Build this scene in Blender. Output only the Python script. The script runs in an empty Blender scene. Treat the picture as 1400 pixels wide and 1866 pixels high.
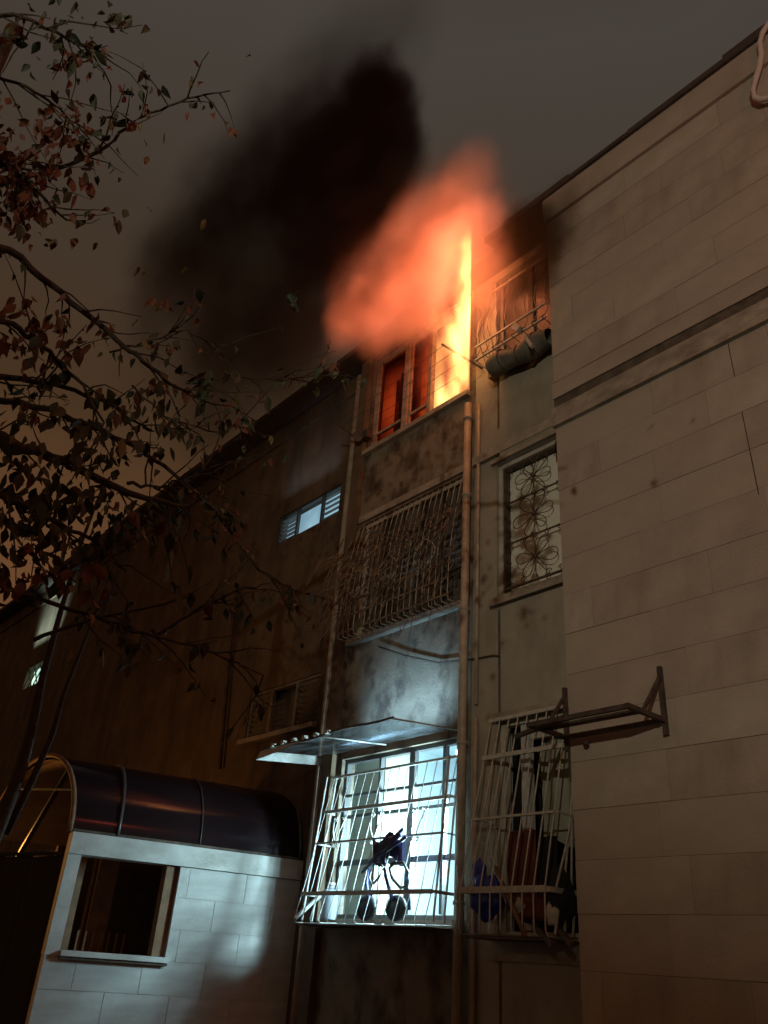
import bpy, math, random
from mathutils import Vector, Matrix
random.seed(7)
R = math.radians
sc = bpy.context.scene
col = sc.collection

# ------------------------------------------------------------------ camera
RX = Vector((0.65863899, 0.74955088, 0.06609206))      # camera right, in world
UPV = Vector((0.32965964, -0.36639745, 0.87010197))    # camera up
BK = Vector((0.67640165, -0.5512952, -0.48842032))     # camera back
F = 1478.0
cam_d = bpy.data.cameras.new('camera'); cam = bpy.data.objects.new('camera', cam_d); col.objects.link(cam)
M3 = Matrix((RX, UPV, BK)).transposed()
cam.matrix_world = M3.to_4x4()                         # the lens is at z = 0, the ground 1.6 m below
cam_d.sensor_fit = 'VERTICAL'; cam_d.sensor_height = 36; cam_d.sensor_width = 27
cam_d.lens = F / 1866 * 36
cam_d.clip_start = 0.05; cam_d.clip_end = 500
sc.camera = cam

def ray(u, v): return (RX * (u - 700) + UPV * (933 - v) - BK * F)
def P(u, v, y):                                        # point of the plane y = const on a sight line
    w = ray(u, v); return w * (y / w.y)
def Q(u, v, d): return ray(u, v).normalized() * d      # point at a distance

# ------------------------------------------------------------------ world, lights
world = bpy.data.worlds.new('World'); sc.world = world; world.use_nodes = True
nt = world.node_tree; nt.nodes.clear()
wo = nt.nodes.new('ShaderNodeOutputWorld'); bg = nt.nodes.new('ShaderNodeBackground')
tc = nt.nodes.new('ShaderNodeTexCoord'); sp = nt.nodes.new('ShaderNodeSeparateXYZ')
rp = nt.nodes.new('ShaderNodeValToRGB'); nz = nt.nodes.new('ShaderNodeTexNoise')
ad = nt.nodes.new('ShaderNodeMath'); ad.operation = 'MULTIPLY_ADD'; ad.inputs[1].default_value = 0.12
nz.inputs['Scale'].default_value = 2.2; nz.inputs['Detail'].default_value = 3
nt.links.new(tc.outputs['Generated'], sp.inputs[0]); nt.links.new(tc.outputs['Generated'], nz.inputs['Vector'])
nt.links.new(nz.outputs['Fac'], ad.inputs[0]); nt.links.new(sp.outputs['Z'], ad.inputs[2])
nt.links.new(ad.outputs[0], rp.inputs[0]); nt.links.new(rp.outputs[0], bg.inputs[0]); nt.links.new(bg.outputs[0], wo.inputs[0])
e = rp.color_ramp.elements
e[0].position = 0.10; e[0].color = (.14, .064, .028, 1)
e[1].position = 1.0; e[1].color = (.056, .045, .036, 1)
for p, c in ((.42, (.145, .064, .026)), (.60, (.064, .034, .016)), (.78, (.056, .040, .028)), (.92, (.068, .057, .047))):
    q = e.new(p); q.color = (*c, 1)
bg.inputs[1].default_value = 0.92

def lamp(name, kind, loc, target, energy, color, **kw):
    d = bpy.data.lights.new(name, kind); o = bpy.data.objects.new(name, d); col.objects.link(o)
    o.location = loc; d.energy = energy; d.color = color
    if target is not None:
        o.rotation_euler = (Vector(target) - Vector(loc)).to_track_quat('-Z', 'Y').to_euler()
    for k, v in kw.items(): setattr(d, k, v)
    return o
# street lamp down the road, behind and to the right of the viewer
sl = lamp('street_lamp_light', 'SPOT', (6, -9, 3.0), (1.6, 5.2, 5.4), 1900, (1, .93, .72), spot_size=R(46), spot_blend=.55, shadow_soft_size=.05)
sl.scale = (1.65, 1, 1)
# red beacon of the fire engine, out of frame to the right
lamp('red_beacon_light', 'POINT', (1.3, 3.2, 5.2), None, 42, (1, .13, .08), shadow_soft_size=.10)
# sodium lamp behind the porch
lamp('porch_lamp_light', 'POINT', (-10.3, 2.7, .9), None, 42, (1, .42, .10), shadow_soft_size=.08)

v = sc.view_settings
v.view_transform = 'Standard'; v.look = 'None'; v.exposure = 0; v.gamma = 1; v.use_curve_mapping = False
sc.cycles.use_denoising = True
sc.cycles.volume_bounces = 1; sc.cycles.max_bounces = 6; sc.cycles.diffuse_bounces = 3
sc.cycles.transparent_max_bounces = 24
sc.cycles.volume_step_rate = 1.0; sc.cycles.volume_max_steps = 256
sc.cycles.sample_clamp_indirect = 3

# ------------------------------------------------------------------ materials
def newmat(name):
    m = bpy.data.materials.new(name); m.use_nodes = True
    return m, m.node_tree, m.node_tree.nodes['Principled BSDF']
def mat(name, c, rough=.8, metal=0, var=.25, scale=6, bump=.25, bscale=40, stain=None, st_scale=(1, 1, 1), st_amt=.8, st_lo=.45, st_hi=.7, tr=0):
    m, t, b = newmat(name)
    n = t.nodes; l = t.links
    tx = n.new('ShaderNodeTexCoord')
    nz = n.new('ShaderNodeTexNoise'); nz.inputs['Scale'].default_value = scale; nz.inputs['Detail'].default_value = 5
    l.new(tx.outputs['Object'], nz.inputs['Vector'])
    rp = n.new('ShaderNodeValToRGB'); rp.color_ramp.elements[0].position = .3; rp.color_ramp.elements[1].position = .75
    rp.color_ramp.elements[0].color = tuple(x * (1 - var) for x in c) + (1,)
    rp.color_ramp.elements[1].color = tuple(min(1, x * (1 + var * .6)) for x in c) + (1,)
    l.new(nz.outputs['Fac'], rp.inputs[0]); out = rp.outputs[0]
    if stain:
        mp = n.new('ShaderNodeMapping'); mp.inputs['Scale'].default_value = st_scale
        l.new(tx.outputs['Object'], mp.inputs[0])
        n2 = n.new('ShaderNodeTexNoise'); n2.inputs['Scale'].default_value = 1; n2.inputs['Detail'].default_value = 6; n2.inputs['Roughness'].default_value = .6
        l.new(mp.outputs[0], n2.inputs['Vector'])
        mr = n.new('ShaderNodeMapRange'); mr.inputs[1].default_value = st_lo; mr.inputs[2].default_value = st_hi; mr.inputs[4].default_value = st_amt
        l.new(n2.outputs['Fac'], mr.inputs[0])
        mx = n.new('ShaderNodeMix'); mx.data_type = 'RGBA'
        l.new(mr.outputs[0], mx.inputs[0]); l.new(out, mx.inputs[6]); mx.inputs[7].default_value = (*stain, 1)
        out = mx.outputs[2]
    l.new(out, b.inputs['Base Color'])
    b.inputs['Roughness'].default_value = rough; b.inputs['Metallic'].default_value = metal
    if bump:
        n3 = n.new('ShaderNodeTexNoise'); n3.inputs['Scale'].default_value = bscale; n3.inputs['Detail'].default_value = 4
        l.new(tx.outputs['Object'], n3.inputs['Vector'])
        bp = n.new('ShaderNodeBump'); bp.inputs['Strength'].default_value = bump; bp.inputs['Distance'].default_value = .01
        l.new(n3.outputs['Fac'], bp.inputs['Height']); l.new(bp.outputs[0], b.inputs['Normal'])
    if tr: b.inputs['Transmission Weight'].default_value = tr
    return m
def emat(name, c, s, c2=None, scale=3, stretch=(1, 1, 1)):
    m = bpy.data.materials.new(name); m.use_nodes = True; t = m.node_tree; t.nodes.clear()
    o = t.nodes.new('ShaderNodeOutputMaterial'); em = t.nodes.new('ShaderNodeEmission'); em.inputs[1].default_value = s
    tx = t.nodes.new('ShaderNodeTexCoord'); mp = t.nodes.new('ShaderNodeMapping'); mp.inputs['Scale'].default_value = stretch
    nz = t.nodes.new('ShaderNodeTexNoise'); nz.inputs['Scale'].default_value = scale
    rp = t.nodes.new('ShaderNodeValToRGB'); rp.color_ramp.elements[0].position = .35; rp.color_ramp.elements[1].position = .65
    rp.color_ramp.elements[0].color = (*(c2 or tuple(x * .6 for x in c)), 1); rp.color_ramp.elements[1].color = (*c, 1)
    t.links.new(tx.outputs['Object'], mp.inputs[0]); t.links.new(mp.outputs[0], nz.inputs['Vector']); t.links.new(nz.outputs['Fac'], rp.inputs[0])
    t.links.new(rp.outputs[0], em.inputs[0]); t.links.new(em.outputs[0], o.inputs[0])
    return m
def glassy(name, tint, mixf, rough=.15):
    m = bpy.data.materials.new(name); m.use_nodes = True; t = m.node_tree; t.nodes.clear()
    o = t.nodes.new('ShaderNodeOutputMaterial'); tr = t.nodes.new('ShaderNodeBsdfTransparent'); g = t.nodes.new('ShaderNodeBsdfGlossy')
    tr.inputs[0].default_value = (*tint, 1); g.inputs['Roughness'].default_value = rough
    mx = t.nodes.new('ShaderNodeMixShader'); mx.inputs[0].default_value = mixf
    t.links.new(tr.outputs[0], mx.inputs[1]); t.links.new(g.outputs[0], mx.inputs[2]); t.links.new(mx.outputs[0], o.inputs[0])
    return m

M = {}
M['block'] = mat('cream_stone_block', (.41, .335, .265), .9, var=.12, scale=2.5, bump=.35, bscale=60, stain=(.26, .20, .15), st_scale=(1.2, 1, .8), st_amt=.45)
M['block2'] = mat('cream_stone_block_worn', (.39, .315, .25), .9, var=.16, scale=3, bump=.45, bscale=50, stain=(.24, .18, .14), st_scale=(1, 1, 1.5), st_amt=.45)
M['block3'] = mat('darker_stone_block', (.395, .32, .25), .9, var=.2, scale=3, bump=.5, bscale=35, stain=(.22, .17, .13), st_scale=(3.5, 1, .7), st_amt=.4)
M['block4'] = mat('paler_stone_block', (.43, .36, .285), .9, var=.12, scale=4, bump=.4, bscale=70, stain=(.25, .19, .14), st_scale=(1, 1, 2), st_amt=.35)
M['joint'] = mat('dark_joint', (.37, .305, .24), .95, var=.4, scale=5)
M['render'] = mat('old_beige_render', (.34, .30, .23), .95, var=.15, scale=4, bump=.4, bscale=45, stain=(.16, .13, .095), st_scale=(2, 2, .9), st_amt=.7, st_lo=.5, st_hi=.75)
M['bayrender'] = mat('damp_leaf_shaded_render', (.22, .18, .13), .95, var=.25, scale=5, bump=.5, bscale=45, stain=(.055, .035, .024), st_scale=(3.0, 2, 1.9), st_amt=.95, st_lo=.47, st_hi=.62)  # stain mask paints leaf shadow blotches along with damp stains
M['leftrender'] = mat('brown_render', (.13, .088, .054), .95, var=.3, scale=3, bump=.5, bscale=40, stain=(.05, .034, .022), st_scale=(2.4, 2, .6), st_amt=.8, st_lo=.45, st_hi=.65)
M['leftrender2'] = mat('added_ochre_lining', (.42, .30, .17), .9)
M['trim'] = mat('grimy_concrete_trim', (.36, .30, .23), .9, var=.25, scale=7, bump=.5, bscale=30, stain=(.12, .09, .065), st_scale=(4, 4, 9), st_amt=.6)
M['groove'] = mat('dark_groove', (.12, .09, .065), .95, var=.5, scale=9, bump=.5)  # dark tone holds the shadow above the floor ledge
M['roof'] = mat('dark_roof_edge', (.07, .05, .038), .9, var=.4, scale=5, bump=.5)
M['pipe'] = mat('painted_pipe', (.42, .35, .26), .55, var=.25, scale=12, bump=.15, stain=(.2, .13, .08), st_scale=(8, 8, 1.5), st_amt=.6)
M['white'] = mat('white_paint_metal', (.50, .50, .46), .5, var=.2, scale=20, bump=.1)
M['grille'] = mat('cream_paint_metal', (.50, .46, .38), .5, var=.3, scale=25, bump=.1)
M['rust'] = mat('dark_rusty_metal', (.10, .07, .055), .7, .3, var=.5, scale=20, bump=.3)
M['iron'] = mat('brown_wrought_iron', (.12, .09, .065), .6, .3, var=.4, scale=20, bump=.2)
M['frame'] = mat('pale_window_frame', (.50, .46, .38), .6, var=.2, scale=10, bump=.15)
M['firefr'] = mat('scorched_window_frame', (.42, .30, .22), .6, var=.4, scale=9, bump=.15)
M['alum'] = mat('dark_aluminium', (.10, .10, .10), .45, .5, var=.2)
M['slat'] = mat('dark_shutter_slat', (.19, .165, .135), .6, var=.3, scale=8, bump=.1)
M['palesl'] = mat('glass_louvre_slat', (.35, .42, .45), .25, var=.2, scale=8, bump=0)
M['curtain'] = mat('dull_curtain', (.30, .29, .22), .95, var=.25, scale=3, bump=.4, bscale=8)
M['palepane'] = mat('frosted_curtained_pane', (.74, .74, .62), .35, var=.12, scale=3, bump=.05)
M['greypane'] = mat('dusty_dark_glass', (.07, .065, .055), .25, var=.3, scale=3, bump=.05)
M['dark'] = mat('dark_room', (.03, .024, .02), .95, var=.3, bump=0)
M['soot'] = mat('charred_room', (.10, .05, .03), .95, var=.6, scale=3, bump=.4, bscale=9)
M['room'] = mat('pale_room_wall', (.62, .70, .72), .9, var=.06, scale=1, bump=0)
M['ycurt'] = mat('yellowish_curtain', (.75, .68, .45), .9, var=.1, scale=2, bump=.2, bscale=8)
M['annex'] = mat('white_stone_block', (.56, .56, .52), .9, var=.14, scale=3, bump=.35, bscale=50, stain=(.3, .28, .24), st_scale=(1.5, 1.5, 2), st_amt=.4)
M['annextrim'] = mat('white_concrete_beam', (.60, .60, .55), .85, var=.14, scale=6, bump=.3, stain=(.3, .27, .2), st_scale=(3, 3, 6), st_amt=.5)
M['wood'] = mat('brown_wood', (.22, .12, .06), .7, var=.35, scale=8, bump=.3)
M['bark'] = mat('dark_bark', (.075, .05, .033), .9, var=.4, scale=20, bump=.6, bscale=60)
M['leaf'] = mat('dry_green_leaf', (.09, .075, .033), .6, var=.5, scale=3, bump=.1)
M['leafr'] = mat('red_lit_leaf', (.19, .055, .024), .6, var=.5, scale=3, bump=.1)  # red beacon light is painted into this leaf colour
M['leafd'] = mat('dark_green_leaf', (.05, .065, .028), .6, var=.4, scale=3, bump=.1)
M['leafy'] = mat('yellow_leaf', (.2, .15, .05), .6, var=.3, scale=5, bump=.1)
M['ground'] = mat('asphalt', (.05, .048, .045), .9, var=.3, scale=5, bump=.5)
M['gate'] = mat('black_sheet_metal', (.018, .014, .012), .7, var=.3, bump=.1)
M['blue'] = mat('blue_plastic_bag', (.03, .045, .30), .5, var=.3, scale=6, bump=.6, bscale=12)
M['cloth'] = mat('red_brown_cloth', (.13, .035, .018), .95, var=.3, scale=5, bump=.4, bscale=12)
M['blackcl'] = mat('black_cloth', (.02, .016, .014), .95, var=.3, scale=5, bump=.5, bscale=12)
M['palecl'] = mat('pale_cloth', (.42, .40, .33), .95, var=.3, scale=6, bump=.5, bscale=12)
M['navy'] = mat('navy_plastic', (.03, .035, .11), .4, var=.2, scale=10, bump=0)
M['black'] = mat('black_rubber', (.012, .012, .014), .6, var=.2, bump=.1)
M['bundle'] = mat('grey_brown_tarp', (.17, .155, .12), .8, var=.45, scale=7, bump=.8, bscale=9)
M['jar'] = mat('cloudy_plastic', (.55, .62, .68), .3, var=.1, scale=5, bump=0, tr=.5)
M['vine'] = mat('dry_vine', (.24, .15, .09), .9, var=.5, scale=12, bump=.4)
M['hose'] = mat('white_hose', (.55, .45, .40), .6, var=.1, bump=.1)
M['litblue'] = emat('lit_frosted_window', (.36, .60, .72), .85, (.20, .36, .45), 2)
M['litgreen'] = emat('lit_patterned_window', (.50, .72, .55), 1.7, (.30, .5, .42), 5)
M['litcream'] = emat('lit_cream_window', (.30, .26, .19), .7, (.2, .17, .12), 3)
M['fluoro'] = emat('fluorescent_tube', (.75, .95, 1.0), 9, (.75, .95, 1.0))
M['smokedglass'] = glassy('sooty_glass', (.72, .45, .33), .06)
M['glass'] = glassy('clear_glass', (.9, .95, .95), .05)
# barrel canopy: dark wine-coloured plastic with dried droplets
m, t, b = newmat('wine_polycarbonate'); M['canopy'] = m
b.inputs['Roughness'].default_value = .16; b.inputs['Specular IOR Level'].default_value = .28; b.inputs['Anisotropic'].default_value = .7
tx = t.nodes.new('ShaderNodeTexCoord'); vo = t.nodes.new('ShaderNodeTexVoronoi'); vo.inputs['Scale'].default_value = 42
mr = t.nodes.new('ShaderNodeMapRange'); mr.inputs[1].default_value = .10; mr.inputs[2].default_value = .03
nn = t.nodes.new('ShaderNodeTexNoise'); nn.inputs['Scale'].default_value = 3
m2 = t.nodes.new('ShaderNodeMapRange'); m2.inputs[1].default_value = .52; m2.inputs[2].default_value = .7
mu = t.nodes.new('ShaderNodeMath'); mu.operation = 'MULTIPLY'
mx = t.nodes.new('ShaderNodeMix'); mx.data_type = 'RGBA'; mx.inputs[6].default_value = (.013, .007, .008, 1); mx.inputs[7].default_value = (.32, .30, .32, 1)
t.links.new(tx.outputs['Object'], vo.inputs['Vector']); t.links.new(tx.outputs['Object'], nn.inputs['Vector'])
t.links.new(vo.outputs['Distance'], mr.inputs[0]); t.links.new(nn.outputs['Fac'], m2.inputs[0])
t.links.new(mr.outputs[0], mu.inputs[0]); t.links.new(m2.outputs[0], mu.inputs[1]); t.links.new(mu.outputs[0], mx.inputs[0])
t.links.new(mx.outputs[2], b.inputs['Base Color'])
bp = t.nodes.new('ShaderNodeBump'); bp.inputs['Strength'].default_value = .05; nb = t.nodes.new('ShaderNodeTexNoise'); nb.inputs['Scale'].default_value = 25
t.links.new(tx.outputs['Object'], nb.inputs['Vector']); t.links.new(nb.outputs['Fac'], bp.inputs['Height']); t.links.new(bp.outputs[0], b.inputs['Normal'])
# cloudy plastic awning
m = bpy.data.materials.new('cloudy_awning_sheet'); m.use_nodes = True; t = m.node_tree; t.nodes.clear(); M['awning'] = m
o_ = t.nodes.new('ShaderNodeOutputMaterial'); a_ = t.nodes.new('ShaderNodeBsdfTransparent'); d_ = t.nodes.new('ShaderNodeBsdfDiffuse'); l_ = t.nodes.new('ShaderNodeBsdfTranslucent')
d_.inputs[0].default_value = (.30, .36, .38, 1); l_.inputs[0].default_value = (.35, .42, .45, 1); a_.inputs[0].default_value = (.85, .95, 1, 1)
x1 = t.nodes.new('ShaderNodeMixShader'); x1.inputs[0].default_value = .5; x2 = t.nodes.new('ShaderNodeMixShader')
nz = t.nodes.new('ShaderNodeTexNoise'); nz.inputs['Scale'].default_value = 5; mr = t.nodes.new('ShaderNodeMapRange')
mr.inputs[3].default_value = .05; mr.inputs[4].default_value = .30; mr.inputs[1].default_value = .35; mr.inputs[2].default_value = .65
t.links.new(nz.outputs['Fac'], mr.inputs[0]); t.links.new(mr.outputs[0], x2.inputs[0])
t.links.new(d_.outputs[0], x1.inputs[1]); t.links.new(l_.outputs[0], x1.inputs[2]); t.links.new(a_.outputs[0], x2.inputs[1]); t.links.new(x1.outputs[0], x2.inputs[2]); t.links.new(x2.outputs[0], o_.inputs[0])

# ------------------------------------------------------------------ mesh helpers
class MB:
    def __init__(s): s.v = []; s.f = []
    def quad(s, a, b, c, d):
        i = len(s.v); s.v += [tuple(a), tuple(b), tuple(c), tuple(d)]; s.f.append((i, i+1, i+2, i+3)); return s
    def box(s, x0, x1, y0, y1, z0, z1):
        i = len(s.v)
        s.v += [(x, y, z) for z in (z0, z1) for x, y in ((x0, y0), (x1, y0), (x1, y1), (x0, y1))]
        s.f += [tuple(i + k for k in q) for q in ((3, 2, 1, 0), (4, 5, 6, 7), (0, 1, 5, 4), (1, 2, 6, 5), (2, 3, 7, 6), (3, 0, 4, 7))]
        return s
    def bar(s, a, b, w, h=None):                       # square-section bar between two points
        h = h or w; a = Vector(a); b = Vector(b); d = (b - a).normalized()
        n = d.cross(Vector((0, 1, 0)));
        if n.length < .2: n = d.cross(Vector((0, 0, 1)))
        n.normalize(); m_ = n.cross(d)
        i = len(s.v)
        for p in (a, b):
            for sx, sy in ((-1, -1), (1, -1), (1, 1), (-1, 1)): s.v.append(tuple(p + n * w / 2 * sx + m_ * h / 2 * sy))
        s.f += [tuple(i + k for k in q) for q in ((3, 2, 1, 0), (4, 5, 6, 7), (0, 1, 5, 4), (1, 2, 6, 5), (2, 3, 7, 6), (3, 0, 4, 7))]
        return s
    def tube(s, pts, r, n=6, cap=True):
        pts = [Vector(p) for p in pts]; rr = r if isinstance(r, (list, tuple)) else [r] * len(pts)
        base = len(s.v); ref = Vector((.13, .31, .94))
        for k, p in enumerate(pts):
            d = (pts[min(k + 1, len(pts) - 1)] - pts[max(k - 1, 0)])
            d = d.normalized() if d.length > 1e-9 else Vector((0, 0, 1))
            a = d.cross(ref)
            if a.length < .1: a = d.cross(Vector((1, 0, 0)))
            a.normalize(); b = d.cross(a)
            for j in range(n):
                t_ = 2 * math.pi * j / n; s.v.append(tuple(p + (a * math.cos(t_) + b * math.sin(t_)) * rr[k]))
        for k in range(len(pts) - 1):
            for j in range(n):
                s.f.append((base + k*n + j, base + k*n + (j+1) % n, base + (k+1)*n + (j+1) % n, base + (k+1)*n + j))
        if cap:
            s.f.append(tuple(base + j for j in range(n))[::-1]); s.f.append(tuple(base + (len(pts)-1)*n + j for j in range(n)))
        return s
    def sheet(s, fn, nu, nv):                          # grid surface fn(a, b)
        b0 = len(s.v)
        for i in range(nu + 1):
            for j in range(nv + 1): s.v.append(tuple(fn(i / nu, j / nv)))
        for i in range(nu):
            for j in range(nv):
                k = b0 + i * (nv + 1) + j; s.f.append((k, k + 1, k + nv + 2, k + nv + 1))
        return s
    def build(s, name, m, parent=None, smooth=False, loc=None, kind=None):
        me = bpy.data.meshes.new(name); me.from_pydata(s.v, [], s.f); me.materials.append(m); me.update()
        if smooth: me.polygons.foreach_set('use_smooth', [True] * len(me.polygons))
        o = bpy.data.objects.new(name, me); col.objects.link(o)
        if parent: o.parent = parent
        if loc: o.location = loc
        if kind: o['kind'] = kind
        return o
def tag(o, label, cat, group=None, kind=None):
    if label: o['label'] = label
    if cat: o['category'] = cat
    if group: o['group'] = group
    if kind: o['kind'] = kind
    return o
def thing(name, label, cat, group=None, loc=(0, 0, 0)):
    o = bpy.data.objects.new(name, None); o.empty_display_size = .2; o.location = loc; col.objects.link(o)
    return tag(o, label, cat, group)
def dup(o, parent=None, loc=None, scale=None, rot=None):
    c = o.copy(); col.objects.link(c)
    if parent: c.parent = parent
    if loc is not None: c.location = loc
    if scale is not None: c.scale = scale
    if rot is not None: c.rotation_euler = rot
    return c
def jit(a): return random.uniform(-a, a)

# ------------------------------------------------------------------ ground
g = MB().box(-60, 60, -60, 60, -1.9, -1.6).build('ground', M['ground']); g['kind'] = 'structure'
pv = MB().box(-30, 8, 3.4, 5.0, -1.6, -1.48).build('pavement', M['trim']); pv['kind'] = 'structure'

# ------------------------------------------------------------------ the apartment building
Y0, YF, YL = 5.4, 5.0, 5.5         # recessed wall, front block, left wall
bld = thing('apartment_building', 'three storey pale stone apartment building with flames in a top floor window', 'building', loc=(-8, 6, -1.6))
def bpart(mb, name, m, parent=None, **k):
    o = mb.build(name, m, parent or bld, **k)
    if parent is None: o.location = (8, -6, 1.6)       # undo the parent offset: vertices are in world space
    return o
def wall(x0, x1, z0, z1, y, holes, depth=.18):
    mb = MB()
    xs = sorted({x0, x1, *[h[0] for h in holes], *[h[1] for h in holes]}); zs = sorted({z0, z1, *[h[2] for h in holes], *[h[3] for h in holes]})
    for i in range(len(xs) - 1):
        for j in range(len(zs) - 1):
            cx, cz = (xs[i] + xs[i+1]) / 2, (zs[j] + zs[j+1]) / 2
            if any(h[0] < cx < h[1] and h[2] < cz < h[3] for h in holes): continue
            mb.quad((xs[i], y, zs[j]), (xs[i+1], y, zs[j]), (xs[i+1], y, zs[j+1]), (xs[i], y, zs[j+1]))
    for a, b, c, d in holes:
        mb.quad((a, y, c), (a, y, d), (a, y+depth, d), (a, y+depth, c)); mb.quad((b, y, d), (b, y, c), (b, y+depth, c), (b, y+depth, d))
        mb.quad((a, y, c), (a, y+depth, c), (b, y+depth, c), (b, y, c)); mb.quad((a, y, d), (b, y, d), (b, y+depth, d), (a, y+depth, d))
    return mb
ZB, ZT = -1.6, 7.42
W2A = (-4.82, -3.80, 5.86, 7.30); W1A = (-4.82, -3.80, 3.13, 4.66); W0A = (-4.82, -3.80, .26, 1.97)
FW = (-7.07, -5.24, 5.86, 7.40); W1B = (-7.02, -5.27, 3.24, 4.76); W0B = (-7.02, -5.28, .38, 1.90)
LV = (-9.17, -7.71, 5.22, 5.69); DL = (-9.24, -7.71, 2.42, 3.03); NR = (-12.97, -12.62, 5.70, 7.2); LT = (-19.3, -17.9, 4.95, 5.45)
# recessed wall with the right-hand windows
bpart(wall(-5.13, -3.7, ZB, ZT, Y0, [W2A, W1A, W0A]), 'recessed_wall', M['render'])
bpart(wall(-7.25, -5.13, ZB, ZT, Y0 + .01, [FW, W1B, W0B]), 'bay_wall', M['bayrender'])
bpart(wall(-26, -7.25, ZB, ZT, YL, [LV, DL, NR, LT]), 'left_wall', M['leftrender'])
bpart(MB().box(-7.27, -7.10, 5.33, 5.62, ZB, 7.40), 'pilaster', M['leftrender'])
# infill strips: a shallow dark groove down the left edge of the right-hand windows
for z0, z1 in ((1.99, 3.02), (4.70, 5.80), (-1.6, .14)):
    bpart(MB().box(-4.735, -3.70, Y0 - .045, Y0 + .02, z0, z1), 'infill_panel', M['render'])
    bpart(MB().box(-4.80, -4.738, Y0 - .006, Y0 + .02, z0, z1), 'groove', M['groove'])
# front block: backing wall with every stone block on it
fb = bpart(MB().box(-3.70, 6, YF + .007, 12, ZB, ZT), 'front_wall', M['joint'])
bpart(MB().box(-3.742, -3.703, YF + .02, Y0 + .01, ZB, ZT), 'return_wall', M['joint'])
bw, bh, gp = .99, .33, .0015
blk = []
for k in range(4):
    mb = MB(); c = .0012
    w, h = bw - gp, bh - gp; d = [.0, .001, .002, .003][k]
    mb.v = [(0, 0.009, 0), (w, .009, 0), (w, .009, h), (0, .009, h), (c, -d, c), (w-c, -d, c), (w-c, -d, h-c), (c, -d, h-c)]
    mb.f = [(4, 5, 6, 7), (0, 1, 5, 4), (1, 2, 6, 5), (2, 3, 7, 6), (3, 0, 4, 7)]
    me = bpy.data.meshes.new('stone_block'); me.from_pydata(mb.v, [], mb.f); me.materials.append(M[('block', 'block2', 'block3', 'block4')[k]]); blk.append(me)
def stone(me, parent, loc, sx=1, sz=1):
    o = bpy.data.objects.new('stone_block', me); col.objects.link(o); o.parent = parent; o.location = loc; o.scale = (sx, 1, sz); return o
def courses(z0, z1, x_end=1.6):
    n = max(1, round((z1 - z0) / bh)); h = (z1 - z0) / n
    for i in range(n):
        off = random.uniform(-bw, 0)
        x = -3.74 + off
        while x < x_end:
            xa = max(x, -3.74); xb = min(x + bw, 6)
            stone(random.choice(blk), fb, (xa, YF + jit(.0012), z0 + i * h), (xb - xa - random.choice((gp, gp * .4, 0, 0))) / (bw - gp), (h - random.choice((gp, gp * .5, gp * .2))) / (bh - gp))
            x += bw
courses(ZB, 4.40); courses(4.93, 7.08)
bpart(MB().box(1.5, 6, YF, YF + .028, ZB, 4.40).box(1.5, 6, YF, YF + .028, 4.93, 7.08), 'plain_wall', M['block'], parent=None)
bpart(MB().bar((-2.05, YF - .001, 3.02), (-2.07, YF - .001, 4.40), .007, .004), 'crack', M['rust'])
# floor band: pale ledge, groove with shadow painted into its colour, plain strip
bpart(MB().box(-3.75, 6, YF - .045, YF + .03, 4.40, 4.595), 'ledge', M['trim'])
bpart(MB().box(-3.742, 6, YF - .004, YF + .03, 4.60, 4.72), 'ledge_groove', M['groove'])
bpart(MB().box(-3.745, 6, YF - .02, YF + .03, 4.724, 4.90), 'band', M['block2'])
bpart(MB().box(-5.12, -3.76, Y0 - .055, Y0 + .02, 4.76, 4.86), 'recess_ledge', M['trim'])
bpart(MB().box(-5.12, -3.76, Y0 - .018, Y0 + .02, 4.864, 5.10), 'recess_band', M['render'])
# cornice and roof edge
bpart(MB().box(-3.76, 6, YF - .03, YF + .03, 7.10, 7.44), 'cornice', M['block2'])
bpart(MB().box(-26, -7.28, YL - .04, YL + .02, 7.12, 7.42), 'left_cornice', M['leftrender'])
mb = MB(); x = 6.0
while x > -4.6:
    w = random.uniform(.5, 1.2); x2 = max(x - w, -4.6); t_ = random.choice((.05, .07, .09, .11))
    mb.box(x2 + .004, x, YF - .06 - jit(.012), 12, 7.45, 7.45 + t_); x = x2
bpart(mb, 'roof_edge', M['roof'])
bpart(MB().box(-26, -4.61, 5.13, 12, 7.45, 7.54), 'left_roof_edge', M['roof'])
bpart(MB().box(-26, 6, 11.9, 12.1, ZB, 7.44).box(-26.1, -25.9, 5.5, 12, ZB, 7.44), 'rear_wall', M['leftrender'])
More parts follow.
